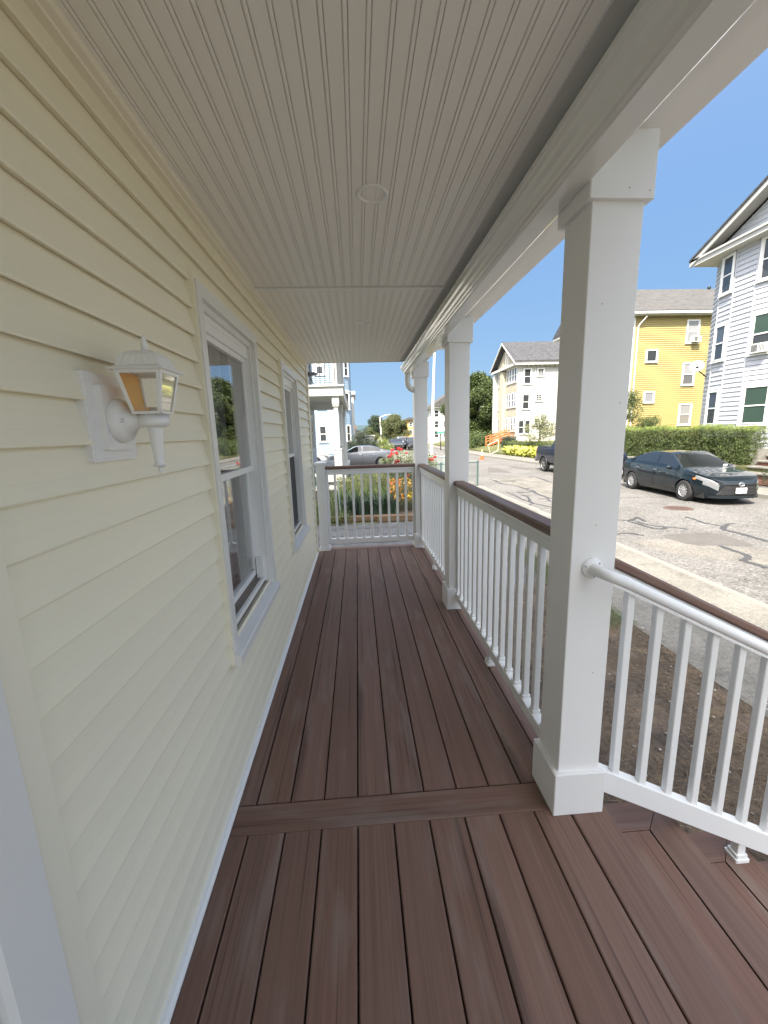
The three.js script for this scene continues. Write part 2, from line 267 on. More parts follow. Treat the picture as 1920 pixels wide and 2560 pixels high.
  patch('asphalt_patch', A([0, 75], [250, 100], [520, 190], [540, 210], [250, 200], [0, 190]), 0.003, M.patchA);
  patch('asphalt_patch', A([440, 40], [620, 50], [840, 90], [1080, 110], [900, 130], [700, 110], [480, 60]), 0.003, M.patchA);
  // a loose pale heap of broken concrete at the edge of the pavement
}
{ // manhole cover: rim and ribbed iron lid
  const c = onY(GY, 1520 + 730 / 4.1475, 940 + 1372 / 4.1475), t = thing('manhole_cover', 'rusty round iron manhole cover set in the road before the dark sedan', 'manhole cover', [c.x, GY, c.z]);
  const rust = std([0.085, 0.055, 0.043], 0.75);
  mesh('rim', lathe([[0.31, -0.02], [0.31, 0.006], [0.36, 0.008], [0.36, -0.02]], 40), rust, t);
  const g = [lathe([[0.001, 0.004], [0.30, 0.004], [0.30, -0.02]], 40)];
  for (let i = -4; i <= 4; i++) for (let j = -4; j <= 4; j++) if (Math.hypot(i, j) < 4.2) g.push(bx(i * 0.064 - 0.02, i * 0.064 + 0.02, 0.003, 0.009, j * 0.064 - 0.02, j * 0.064 + 0.02));
  mesh('lid', g, rust, t);
}

// ---------------------------------------------------------------- the house whose porch we stand on
const WX = -0.586, LAP = 0.0958, WIN = [[-2.60, -1.66], [-4.27, -3.39]], WY = [0.60, 2.13], ZEND = -5.24;
{
  const H = thing('house', 'cream clapboard house with white trimmed windows along the porch', 'house');
  // wall behind the siding, with openings for the two windows
  const sh = new THREE.Shape([[-8, -0.9], [5.2, -0.9], [5.2, 2.44], [-8, 2.44]].map(([x, y]) => new THREE.Vector2(x, y)));   // shape x is -z
  for (const [a, b] of WIN) sh.holes.push(new THREE.Path([[-b + 0.03, 0.64], [-a - 0.03, 0.64], [-a - 0.03, 2.10], [-b + 0.03, 2.10]].map(([x, y]) => new THREE.Vector2(x, y))));
  const wg = new THREE.ExtrudeGeometry(sh, { depth: 0.12, bevelEnabled: false }); wg.rotateY(Math.PI / 2); wg.translate(-0.727, 0, 0);
  mesh('wall', boxUV(wg), M.creamTrim, H);
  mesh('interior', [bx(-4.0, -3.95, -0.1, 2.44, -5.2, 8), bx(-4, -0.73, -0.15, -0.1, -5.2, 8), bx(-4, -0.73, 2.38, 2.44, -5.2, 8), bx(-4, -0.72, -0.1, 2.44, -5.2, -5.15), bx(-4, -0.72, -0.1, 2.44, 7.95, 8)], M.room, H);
  mesh('upper_storeys', bx(-9.5, -0.60, 2.44, 10.3, -5.2, 8), M.creamTrim, H);
  mesh('lower_body', [bx(-9.5, -4.0, -0.9, 2.44, -5.2, 8), bx(-4, -0.61, -0.9, -0.15, -5.2, 8)], M.creamTrim, H);
  mesh('roof', prism([[-9.9, 10.3], [-0.25, 10.3], [-0.25, 10.45], [-5.05, 12.4], [-9.9, 10.45]], 'z', -5.6, 8.4), std([0.08, 0.08, 0.085], 0.9), H);
  // clapboards, one mesh for each course and stretch
  const span = [[ZEND + 0.002, -0.672]];
  const cut = (segs, [a, b]) => segs.flatMap(([s, e]) => (b <= s || a >= e ? [[s, e]] : [[s, a], [b, e]].filter(([p, q]) => q - p > 0.01)));
  for (let k = 0; k < 25; k++) {
    const y0 = 1.729 + (k - 18) * LAP, y1 = y0 + LAP;
    const pro = (lo, hi) => { const f = (y) => -0.582 - 0.0195 * Math.pow((y - y0) / LAP, 0.85); return lo > y0 + 0.001 ? [[-0.606, lo], [f(lo), lo], [f(hi), hi], [-0.606, hi]] : [[-0.606, y0 + 0.006], [-0.5845, y0 - 0.001], [-0.5822, y0 + 0.0005], [-0.5818, y0 + 0.004], [f(y0 + LAP * 0.35), y0 + LAP * 0.35], [f(y0 + LAP * 0.7), y0 + LAP * 0.7], [f(hi), hi], [-0.606, hi]]; };
    const hi = Math.min(y1 + 0.004, 2.372);
    if (y1 < WY[0] || y0 > WY[1]) { mesh('siding_board', prism(pro(y0, hi), 'z', span[0][0], span[0][1], k * 0.37), M.siding, H); continue; }
    let segs = span; for (const w of WIN) segs = cut(segs, w);
    for (const [a, b] of segs) mesh('siding_board', prism(pro(y0, hi), 'z', a, b, k * 0.37), M.siding, H);
    for (const [a, b] of WIN) { if (y0 < WY[0] - 0.004) mesh('siding_board', prism(pro(y0, WY[0]), 'z', a, b, k), M.siding, H); if (y1 > WY[1] + 0.004) mesh('siding_board', prism(pro(WY[1], hi), 'z', a, b, k), M.siding, H); }
  }
  mesh('corner_post', cbx(-0.66, -0.572, -0.75, 2.44, -5.31, ZEND, 0.006), M.creamTrim, H);
  mesh('frieze_trim', prism([[-0.601, 2.366], [-0.574, 2.366], [-0.572, 2.372], [-0.580, 2.378], [-0.562, 2.384], [-0.560, 2.408], [-0.601, 2.41]], 'z', ZEND, 0.6), M.creamTrim, H);
  mesh('base_trim', prism([[-0.601, 0.004], [-0.566, 0.004], [-0.566, 0.010], [-0.576, 0.014], [-0.576, 0.026], [-0.601, 0.030]], 'z', ZEND, -0.62), M.rail, H);
  // door casing at the near end, with the cream channel the siding dies into
  mesh('channel', cbx(-0.602, -0.571, 0.03, 2.30, -0.672, -0.6095, 0.006), M.creamTrim, H);
  const dr = grp('door', H);
  mesh('casing', [cbx(-0.602, -0.556, 0.004, 2.30, -0.607, -0.50, 0.008), cbx(-0.602, -0.575, 0.004, 2.24, -0.50, -0.455, 0.004), bx(-0.602, -0.556, 2.22, 2.31, -0.607, 0.5)], M.alum, dr);
  mesh('slab', bx(-0.64, -0.601, 0.03, 2.2, -0.455, 0.45), M.vinyl, dr);
  // the two sash windows
  WIN.forEach(([z0, z1], wi) => {
    const [y0, y1] = WY, w = grp('window', H);
    mesh('edge_channel', ring(z0, z1, y0 - 0.035, y1 + 0.006, 0.013, -0.606, -0.572), M.creamTrim, w);
    mesh('frame', [...ring(z0 + 0.0135, z1 - 0.0135, y0 + 0.02, y1 - 0.0075, 0.050, -0.601, -0.566, 'lrt'), ...ring(z0 + 0.062, z1 - 0.062, y0 + 0.04, y1 - 0.05, 0.035, -0.612, -0.588, 'lrt')], M.alum, w);
    mesh('jamb', ring(z0 + 0.075, z1 - 0.075, y0 + 0.05, y1 - 0.085, 0.025, -0.715, -0.604, 'lrt'), M.vinyl, w);
    mesh('sill', prism([[-0.601, y0 - 0.028], [-0.542, y0 - 0.034], [-0.540, y0 + 0.005], [-0.546, y0 + 0.010], [-0.612, y0 + 0.034], [-0.612, y0 + 0.02]], 'z', z0 + 0.02, z1 + 0.05 * (wi ? 0.5 : 0.3) - 0.02), M.alum, w);
    mesh('sill_board', prism([[-0.7, y0 + 0.03], [-0.614, y0 + 0.03], [-0.614, y0 + 0.066], [-0.7, y0 + 0.105]], 'z', z0 + 0.1, z1 - 0.1), M.oldwood, w);
    mesh('lower_track', bx(-0.628, -0.612, y0 + 0.06, y0 + 0.085, z0 + 0.09, z1 - 0.09), M.vinyl, w); mesh('upper_track', [bx(-0.632, -0.606, y1 - 0.15, y1 - 0.11, z0 + 0.1, z1 - 0.1), bx(-0.644, -0.620, y1 - 0.175, y1 - 0.15, z0 + 0.1, z1 - 0.1)], M.vinyl, w);
    const a = z0 + 0.1, b = z1 - 0.1;
    const up = grp('upper_sash', w), lo = grp('lower_sash', w);
    mesh('frame', ring(a, b, 1.345, y1 - 0.13, 0.032, -0.652, -0.628), M.vinyl, up);
    mesh('pane', bx(-0.642, -0.638, 1.377, y1 - 0.162, a + 0.032, b - 0.032), M.glass, up);
    mesh('frame', ring(a, b, y0 + 0.105, 1.372, 0.034, -0.686, -0.660), M.vinyl, lo);
    mesh('pane', bx(-0.676, -0.672, y0 + 0.139, 1.338, a + 0.034, b - 0.034), M.glass, lo);
    if (wi) mesh('insect_screen', bx(-0.640, -0.636, y0 + 0.10, 1.35, a + 0.012, b - 0.012), M.screen, w);
    else mesh('stop', bx(-0.655, -0.615, y0 + 0.075, y0 + 0.21, z0 + 0.1005, z0 + 0.135), M.vinyl, w);
    // curtain folds hanging behind the glass
    const pos = [], N = 60, zc0 = a - 0.03, zc1 = wi ? b : a + (b - a) * 0.62;
    const pt = (i, y) => { const t = i / N; return [-0.80 + 0.022 * Math.sin(t * 44 + y * 0.4) + 0.012 * Math.sin(t * 19 + 1), y, zc0 + (zc1 - zc0) * t]; };
    for (let i = 0; i < N; i++) { const A = pt(i, 0.5), B = pt(i + 1, 0.5), C = pt(i + 1, 2.15), D = pt(i, 2.15); pos.push(...A, ...B, ...C, ...A, ...C, ...D); }
    const g = new THREE.BufferGeometry(); g.setAttribute('position', new THREE.Float32BufferAttribute(pos, 3)); g.computeVertexNormals();
    mesh('curtain', boxUV(g), M.curtain, w);
  });
}

// ---------------------------------------------------------------- porch: deck, ceiling, roof, beam, gutter
const BS = 0.1445, BX0 = -0.0605, GAP = 0.006;
const board = (x0, x1, z0, z1, uo) => prism(cr(x0, x1, -0.026, 0, 0.0035), 'z', z0, z1, uo);
const boardX = (x0, x1, z0, z1, uo) => prism(cr(z0, z1, -0.026, 0, 0.0035), 'x', x0, x1, uo);
{
  const D = thing('porch_deck', 'long brown composite porch deck with a border board across it', 'deck');
  const edges = [-0.600]; for (let k = -3; k <= 6; k++) edges.push(BX0 + k * BS); edges.push(0.962);
  const r = rng(77);
  for (let i = 0; i < edges.length - 1; i++) {
    const a = edges[i] + (i ? GAP / 2 : 0), b = edges[i + 1] - (i < edges.length - 2 ? GAP / 2 : 0);
    mesh('deck_board', board(a, b, -1.372, 1.1, r() * 9), deckMats[Math.floor(r() * 5)], D);
    mesh('deck_board', board(a, Math.min(b, 0.955), -5.386, -1.512, r() * 9), deckMats[Math.floor(r() * 5)], D);
  }
  mesh('border_board', boardX(-0.600, 0.948, -1.508, -1.376, 3.1), deckMats[1], D);
  mesh('border_board', boardX(-0.600, 0.948, -5.530, -5.390, 7.7), deckMats[3], D);
  const joist = std([0.10, 0.075, 0.05], 0.9), jg = [bx(0.90, 0.938, -0.24, -0.03, -5.5, 1.1), bx(-0.60, 0.90, -0.24, -0.03, -5.5, -5.46)];
  for (let z = -5.0; z < 1.1; z += 0.406) jg.push(bx(-0.60, 0.90, -0.24, -0.03, z, z + 0.038));
  mesh('frame', jg, joist, D);
  mesh('fascia_board', bx(0.940, 0.952, -0.25, -0.028, -5.52, -1.56), capMat, D);
  mesh('skirt', [bx(0.925, 0.938, -0.75, -0.245, -5.5, -1.62), bx(-0.6, 0.92, -0.75, -0.245, -5.515, -5.50)], M.rail, D);
}
const CY = 2.40;
{
  const C = thing('porch_ceiling', 'white beaded vinyl porch ceiling split by a cross strip', 'ceiling');
  const pro = (x) => [[x, CY + 0.012], [x, CY + 0.0042], [x + 0.0015, CY + 0.0042], [x + 0.0022, CY + 0.0008], [x + 0.0040, CY + 0.0001], [x + 0.0092, CY + 0.0001], [x + 0.0110, CY + 0.0008], [x + 0.0117, CY + 0.0042], [x + 0.0132, CY + 0.0042], [x + 0.0140, CY], [x + 0.0494, CY], [x + 0.0502, CY + 0.0015], [x + 0.0502, CY + 0.012]];
  for (let k = -1; k < 22; k++) {
    const x = -0.549 + k * 0.0503;
    mesh('ceiling_board', prism(pro(x), 'z', -2.6255, 1.2, k * 0.31), M.ceil, C);
    mesh('ceiling_board', prism(pro(x), 'z', -5.25, -2.658, k * 0.53), M.ceil, C);
  }
  mesh('cross_strip', prism([[-2.674, CY + 0.01], [-2.674, CY - 0.003], [-2.662, CY - 0.006], [-2.650, CY - 0.009], [-2.638, CY - 0.010], [-2.635, CY - 0.007], [-2.635, CY + 0.01]], 'x', -0.575, 0.56), M.rail, C);
  mesh('edge_board', bx(0.5610, 0.733, CY + 0.010, CY + 0.016, -5.25, 1.2), M.ceil, C);
  mesh('edge_strip', bx(0.5580, 0.5605, CY - 0.003, CY + 0.012, -5.25, 1.2), M.rail, C);
  mesh('end_strip', prism([[-5.262, CY + 0.014], [-5.262, CY - 0.003], [-5.235, CY - 0.003], [-5.235, CY + 0.014]], 'x', -0.575, 0.745), M.rail, C);
  mesh('rim_board', bx(-0.60, 0.757, CY + 0.016, CY + 0.16, -5.30, -5.255), M.beam, C);
  const RF = thing('porch_roof', 'low sloped porch roof above the beaded ceiling', 'roof');
  mesh('deck', prism([[-0.6, 2.62], [-0.6, 3.05], [1.18, 2.70], [1.18, 2.56], [0.9, 2.56], [0.9, 2.62]], 'z', -5.42, 3), M.beam, RF);
  mesh('shingles', prism([[-0.6, 3.052], [-0.6, 3.07], [1.22, 2.72], [1.22, 2.702]], 'z', -5.46, 3.04), std([0.08, 0.08, 0.085], 0.9), RF);
  const B = thing('porch_beam', 'white wrapped beam carried on the porch posts', 'beam');
  mesh('wrap', cbx(0.758, 0.907, 2.4055, 2.60, -5.46, 2.2, 0.004, 'z'), M.beam, B);
  // K-style gutter hung on the inner side of the beam
  const Gt = thing('gutter', 'glossy white gutter hung along the inner side of the beam', 'gutter');
  const k = [[0.732, 2.395], [0.732, 2.2705], [0.727, 2.268], [0.652, 2.268], [0.646, 2.271], [0.642, 2.278], [0.634, 2.281], [0.629, 2.288], [0.626, 2.300], [0.618, 2.312], [0.606, 2.322], [0.599, 2.332], [0.597, 2.345], [0.591, 2.349], [0.590, 2.364], [0.594, 2.370], [0.602, 2.370]];
  const wall = k.map(([x, y]) => [x, y]), inner = k.slice().reverse().map(([x, y]) => [x + (x > 0.72 ? -0.0015 : 0.0018), y + (y > 2.30 ? 0 : 0.0018)]);
  mesh('trough', prism([...wall, ...inner], 'z', -5.44, 2.0), M.gutter, Gt);
  mesh('end_cap', prism([...k, [0.73, 2.372]], 'z', -5.446, -5.4405), M.gutter, Gt);
  mesh('outlet_elbow', tube([[0.668, 2.275, -5.34], [0.668, 2.20, -5.34], [0.675, 2.13, -5.345], [0.715, 2.085, -5.36], [0.76, 2.073, -5.40], [0.80, 2.06, -5.47], [0.81, 2.0, -5.53], [0.81, 1.9, -5.545]], 0.036, 48, 16), M.gutter, Gt);
  mesh('downspout', rod([0.81, 1.95, -5.545], [0.81, -0.6, -5.545], 0.036, 16), M.gutter, Gt);
  mesh('fascia', bx(0.734, 0.756, 2.30, 2.60, -5.46, 2.2), M.beam, Gt);
}
// recessed ceiling lights
{
  const t = thing('recessed_light', 'round white recessed light in the first half of the porch ceiling', 'ceiling light', [0.092, CY, -1.678], 0, 'porch ceiling lights');
  mesh('trim_ring', lathe([[0.044, 0.004], [0.045, -0.003], [0.050, -0.006], [0.056, -0.005], [0.0595, -0.001], [0.0595, 0.004]], 48), M.vinyl, t);
  mesh('lens', lathe([[0.0005, 0.001], [0.0445, 0.001], [0.0445, 0.004]], 40), std([0.72, 0.71, 0.68], 0.5), t);
  dup(t, [0.095, CY, -3.405], 0, 'small round recessed light beyond the ceiling cross strip');
}
// posts: shaft with wrapped cap and base
{
  const mk = () => {
    const t = thing('porch_post', '', 'post', [0, 0, 0], 0, 'square white porch posts');
    mesh('shaft', cbx(-0.0835, 0.0835, 0.15, 2.25, -0.0835, 0.0835, 0.0025), M.post, t);
    mesh('cap', cbx(-0.1025, 0.1025, 2.222, 2.405, -0.1025, 0.1025, 0.003), M.post, t);
    mesh('base', [cbx(-0.1035, 0.1035, 0.0015, 0.186, -0.1035, 0.1035, 0.003), prism(cr(-0.098, 0.098, -0.098, 0.098, 0.003), 'y', 0.186, 0.190)], M.post, t);
    return t;
  };
  const p = mk(); p.position.set(0.8335, 0, -1.4465); p.userData.label = 'square white porch post holding the round handrail bracket';
  dup(p, [0.8335, 0, -3.4255], 0, 'square white porch post standing between two level railings');
  dup(p, [0.8335, 0, -5.4100], 0, 'square white corner post beside the gutter elbow');
  const f = (o) => { for (const [x, y] of [[0.02, 2.25], [0.085, 2.243], [-0.03, 1.93], [0.055, 1.62], [0.0, 1.2], [0.03, 0.62]]) { mesh('screw', move(new THREE.CylinderGeometry(0.0022, 0.0022, 0.0012, 8).rotateX(Math.PI / 2), x, y, y > 2.2 ? 0.1028 : 0.0838), std([0.35, 0.33, 0.3], 0.6), o); } };
  f(p);
}
// railings
function rail(label, L, n, extra = {}) { // along local +x from 0 to L, centred on z = 0
  const t = thing('porch_railing', label, 'railing', [0, 0, 0], 0, 'white railings with brown caps');
  const sl = extra.slope || 0, sh = (g) => (sl ? shear(g, sl, 0) : g), dy = extra.dy || 0;
  mesh('cap_board', sh(prism(cr(-0.0445, 0.0445, 1.094 + dy, 1.135 + dy, 0.009), 'x', 0.002, L - 0.002, 1.3 * L)), capMat, t);
  mesh('top_rail', sh(prism([[-0.0315, 1.093 + dy], [-0.0345, 1.088 + dy], [-0.0345, 1.074 + dy], [-0.0255, 1.066 + dy], [-0.0255, 1.022 + dy], [0.0255, 1.022 + dy], [0.0255, 1.066 + dy], [0.0345, 1.074 + dy], [0.0345, 1.088 + dy], [0.0315, 1.093 + dy]], 'x', 0.001, L - 0.001)), M.rail, t);
  const b0 = extra.b0 ?? 0.088, b1 = extra.b1 ?? 0.150;
  mesh('bottom_rail', sh(prism(cr(-0.0255, 0.0255, b0, b1, 0.003), 'x', 0.001, L - 0.001)), M.rail, t);
  const sp = L / n, w = 0.0155;
  for (let i = 0; i <= n; i++) {
    let x = i === 0 ? w + 0.001 : i === n ? L - w - 0.001 : i * sp; if (i === n && extra.open) break;
    const y = sl * x, g = [prism(cr(x - w, x + w, -w, w, 0.003), 'y', b1 - 0.004 + y - Math.abs(sl) * 0.02, 1.026 + dy + y)];
    if (!sl) g.push(prism(cr(x - 0.0215, x + 0.0215, -0.0215, 0.0215, 0.003), 'y', b1 + 0.0005 + y, b1 + 0.017 + y));
    mesh('baluster', g, M.rail, t);
  }
  for (const x of extra.feet || []) { const y0 = extra.footY ?? 0, y = sl * x; mesh('foot', [cbx(x - 0.019, x + 0.019, y0 + 0.01, b0 + y + 0.01, -0.019, 0.019, 0.002), cbx(x - 0.027, x + 0.027, y0 + 0.016, y0 + 0.034, -0.027, 0.027, 0.004), cbx(x - 0.033, x + 0.033, y0 + 0.001, y0 + 0.016, -0.033, 0.033, 0.004)], M.rail, t); }
  return t;
}
{
  const a = rail('white balustrade with brown cap between handrail post and middle post', 1.812, 15, { feet: [0.92] }); a.position.set(0.8335, 0, -1.5295); a.rotation.y = Math.PI / 2;
  const b = rail('white balustrade with brown cap between middle post and corner post', 1.817, 15, { feet: [0.91] }); b.position.set(0.8335, 0, -3.5095); b.rotation.y = Math.PI / 2;
  const c = rail('short white balustrade with brown cap closing the end of the porch', 1.182, 10); c.position.set(-0.433, 0, -5.43); c.rotation.y = 0;
  const d = rail('sloping white stair railing with brown cap running down beside the steps', 2.25, 18, { slope: -0.515, dy: -0.06, b0: 0.046, b1: 0.150, feet: [0.757], footY: -0.430, open: true }); d.position.set(0.918, 0, -1.4465); d.userData.group = undefined; delete d.userData.group;
  mesh('end_post', [cbx(2.25, 2.35, -0.75, 0.1, -0.05, 0.05, 0.004), cbx(2.24, 2.36, 0.1, 0.13, -0.06, 0.06, 0.006)], M.rail, d);
  const n = thing('newel_post', 'short white newel post with flared cap against the house corner', 'post', [-0.4925, 0, -5.43]);
  mesh('shaft', cbx(-0.0575, 0.0575, 0.02, 1.15, -0.0575, 0.0575, 0.004), M.rail, n);
  mesh('cap', [cbx(-0.066, 0.066, 1.150, 1.163, -0.066, 0.066, 0.004), cbx(-0.076, 0.076, 1.163, 1.186, -0.076, 0.076, 0.008), (() => { const g = new THREE.CylinderGeometry(0.02, 0.10, 0.022, 4, 1); g.rotateY(Math.PI / 4); return move(boxUV(g), 0, 1.197, 0); })()], M.rail, n);
  mesh('skirt', [cbx(-0.066, 0.066, 0.03, 0.055, -0.066, 0.066, 0.006), cbx(-0.074, 0.074, 0.0015, 0.03, -0.074, 0.074, 0.006)], M.rail, n);
}
{ // round graspable handrail on the near post
  const h = thing('handrail', 'round white handrail pipe bracketed to the porch post', 'handrail');
  const s = -0.515, P = (x) => [x, 1.013 + s * (x - 0.905), -1.277];
  mesh('flange', move(lathe([[0.0005, 0.014], [0.022, 0.014], [0.026, 0.010], [0.034, 0.009], [0.0375, 0.006], [0.0375, 0]], 32).rotateX(Math.PI / 2), 0.830, 1.041, -1.3625), M.rail, h);
  for (let i = 0; i < 3; i++) { const a = 0.7 + i * 2.1; mesh('screw', move(lathe([[0.0003, 0.003], [0.003, 0.0025], [0.0042, 0]], 10).rotateX(Math.PI / 2), 0.830 + 0.030 * Math.cos(a), 1.041 + 0.030 * Math.sin(a), -1.3532), M.steel, h); }
  mesh('elbow', tube([[0.830, 1.041, -1.356], [0.831, 1.041, -1.325], [0.838, 1.040, -1.302], [0.853, 1.035, -1.286], [0.874, 1.027, -1.2785], P(0.898), P(0.918)], 0.0200, 40, 18), M.rail, h);
  mesh('pipe', rod(P(0.919), P(3.0), 0.0192, 20), M.rail, h);
}
function swapUV(g) { const u = g.attributes.uv; for (let i = 0; i < u.count; i++) u.setXY(i, u.getY(i), u.getX(i)); return g; }
{ // stairs: three treads, each a mitred picture frame of boards
  const S = thing('porch_stairs', 'brown composite steps going down from the deck to the yard', 'stairs'), run = 0.383, r = rng(9);
  for (let i = 1; i <= 3; i++) {
    const y = -0.215 * i, x0 = 0.962 + run * (i - 1), nose = x0 + run + 0.02, zf = -1.57, zn = 1.1, put = (g, m) => { g.translate(0, y, 0); mesh('tread_board', g, m, S); };
    const b = 0.14;
    put(board(x0 - 0.05, nose - 2 * b - 0.012, zf + 0.004, zn, r() * 9), deckMats[2]);
    put(board(nose - 2 * b - 0.006, nose - b - 0.006, zf + b + 0.004, zn, r() * 9), deckMats[3]);
    put(swapUV(prism([[nose - b, zf + b], [nose, zf], [nose, zn], [nose - b, zn]], 'y', -0.026, 0)), deckMats[(i + 3) % 5]);
    put(prism([[nose - 2 * b - 0.006, zf], [nose - 0.004, zf], [nose - b - 0.004, zf + b], [nose - 2 * b - 0.006, zf + b]], 'y', -0.026, 0), deckMats[1]);
    mesh('riser', bx(x0 + 0.0 + (i > 1 ? 0 : -0.012), x0 + 0.012, y, y + 0.187, zf + 0.02, zn), capMat, S);
  }
  mesh('stringer', prism([[0.95, -0.03], [0.95, -0.78], [2.10, -0.78], [2.10, -0.675], [1.72, -0.675], [1.72, -0.46], [1.34, -0.46], [1.34, -0.245], [0.955, -0.245], [0.955, -0.03]], 'z', -1.545, -1.50), M.rail, S);
}
// the wall lantern
{
  const t = thing('wall_lantern', 'white coach lantern with amber backed glass mounted on the cream siding', 'lantern', [0, 0, 0]);
  const lx = -0.4845, lz = -1.039;
  mesh('mounting_block', [prism(cr(-1.131, -0.9475, 1.4974, 1.6953, 0.003), 'x', -0.600, -0.5825), prism(cr(-1.124, -0.9545, 1.504, 1.689, 0.004), 'x', -0.5825, -0.5800), prism(cr(-1.095, -0.9836, 1.5232, 1.669, 0.003), 'x', -0.580, -0.5655)], M.blockWhite, t);
  const can = lathe([[0.0005, 0.082], [0.0155, 0.082], [0.0155, 0.056], [0.0175, 0.046], [0.0225, 0.038], [0.0285, 0.033], [0.0295, 0.0295], [0.0335, 0.0285], [0.0345, 0.0245], [0.041, 0.0225], [0.0465, 0.0185], [0.0500, 0.0115], [0.0510, 0.004], [0.0510, 0]], 40); can.rotateZ(-Math.PI / 2);
  mesh('canopy', move(can, -0.565, 1.590, lz), M.lampWhite, t);
  for (const s of [-1, 1]) mesh('thumb_nut', move(new THREE.SphereGeometry(0.0045, 12, 8), -0.540, 1.590, lz + s * 0.037), M.chrome, t);
  mesh('cup', move(lathe([[0.0005, 0], [0.025, 0.001], [0.0315, 0.006], [0.033, 0.012], [0.0335, 0.030], [0.0005, 0.030]], 36), lx, 1.573, lz), M.lampWhite, t);
  mesh('tail', move(lathe([[0.0004, 0], [0.0035, 0.001], [0.006, 0.005], [0.0045, 0.010], [0.006, 0.0125], [0.0145, 0.017], [0.0155, 0.0195], [0.0105, 0.0215], [0.0115, 0.040], [0.0165, 0.106], [0.0165, 0.110]], 28), lx, 1.464, lz), M.lampWhite, t);
  // cage: four tapering corner bars and two rings
  const yb = 1.604, yt = 1.702, hb = 0.0315, ht = 0.0505, cage = [], at = (f) => hb + (ht - hb) * f;
  const quad = (a, b, c, d, m, th) => { const A = V(...a), n = V(...b).sub(A).cross(V(...d).sub(A)).normalize().multiplyScalar(th / 2); const P = [a, b, c, d].map((p) => V(...p)), q = [...P.map((p) => p.clone().add(n)), ...P.map((p) => p.clone().sub(n))], f = [[0, 1, 2, 3], [7, 6, 5, 4], [0, 4, 5, 1], [1, 5, 6, 2], [2, 6, 7, 3], [3, 7, 4, 0]], pos = []; for (const [i, j, k, l] of f) for (const x of [i, j, k, i, k, l]) pos.push(q[x].x, q[x].y, q[x].z); const g = new THREE.BufferGeometry(); g.setAttribute('position', new THREE.Float32BufferAttribute(pos, 3)); g.computeVertexNormals(); return boxUV(g); };
  const face = (i, s, f) => { const h = at(f), e = s * h; return i === 0 ? [lx + e, 0, lz + h] : i === 1 ? [lx + h, 0, lz - e] : i === 2 ? [lx - e, 0, lz - h] : [lx - h, 0, lz + e]; };
  const pt = (i, s, f, inset = 0) => { const h = at(f), p = face(i, s * (1 - inset / h), f); p[1] = yb + (yt - yb) * f; return p; };
  for (let i = 0; i < 4; i++) {
    for (const s of [-1, 1]) cage.push(quad(pt(i, s, 0), pt(i, s, 1), pt(i, s, 1, 0.0085), pt(i, s, 0, 0.006), 0, 0.0025));
    cage.push(quad(pt(i, -1, 0), pt(i, 1, 0), pt(i, 1, 0.06), pt(i, -1, 0.06), 0, 0.0028), quad(pt(i, -1, 0.91), pt(i, 1, 0.91), pt(i, 1, 1), pt(i, -1, 1), 0, 0.0028));
    const pane = quad(pt(i, -1, 0.02, 0.003), pt(i, 1, 0.02, 0.003), pt(i, 1, 0.98, 0.003), pt(i, -1, 0.98, 0.003), 0, 0.0016); const nrm = i === 0 ? [0, -0.0025] : i === 1 ? [-0.0025, 0] : i === 2 ? [0, 0.0025] : [0.0025, 0];
    mesh(i === 3 ? 'amber_pane' : 'pane', move(pane, nrm[0], 0, nrm[1]), i === 3 ? M.amber : M.lampGlass, t);
  }
  mesh('cage', cage, M.lampWhite, t);
  mesh('socket', [move(lathe([[0.0004, 0.016], [0.012, 0.016], [0.013, 0], [0.017, 0]], 20), lx, yb, lz)], M.chrome, t);
  // roof: flat brim, fluted dome with four curved sides, finial
  const rp = [[0.0605, 1.7025], [0.0605, 1.7045], [0.052, 1.7065], [0.0465, 1.712], [0.0435, 1.722], [0.039, 1.733], [0.032, 1.741], [0.022, 1.7455], [0.0005, 1.748]], pos = [];
  for (let i = 0; i < rp.length - 1; i++) { const [a, y0] = rp[i], [b, y1] = rp[i + 1]; const N = 12; for (let s = 0; s < 4; s++) for (let k = 0; k < N; k++) {
    const fl = (h, y, m) => (y > 1.709 && y < 1.743 && m % 2 ? h - 0.0012 : h), P = (h, y, m) => { const e = (-1 + 2 * m / N) * h, o = fl(h, y, m); return s === 0 ? [lx + e, y, lz + o] : s === 1 ? [lx + o, y, lz - e] : s === 2 ? [lx - e, y, lz - o] : [lx - o, y, lz + e]; };
    const A = P(a, y0, k), B = P(a, y0, k + 1), C = P(b, y1, k + 1), D = P(b, y1, k); pos.push(...A, ...B, ...C, ...A, ...C, ...D); } }
  const g = new THREE.BufferGeometry(); g.setAttribute('position', new THREE.Float32BufferAttribute(pos, 3)); g.computeVertexNormals();
  mesh('roof', [boxUV(g), bx(lx - 0.0600, lx + 0.0600, 1.7008, 1.7024, lz - 0.0600, lz + 0.0600)], M.lampWhite, t);
  mesh('finial', move(lathe([[0.009, 0], [0.0095, 0.003], [0.007, 0.006], [0.0085, 0.012], [0.0075, 0.018], [0.0052, 0.022], [0.0062, 0.026], [0.0035, 0.032], [0.0012, 0.038], [0.0003, 0.041]], 16), lx, 1.7455, lz), M.lampWhite, t);
}
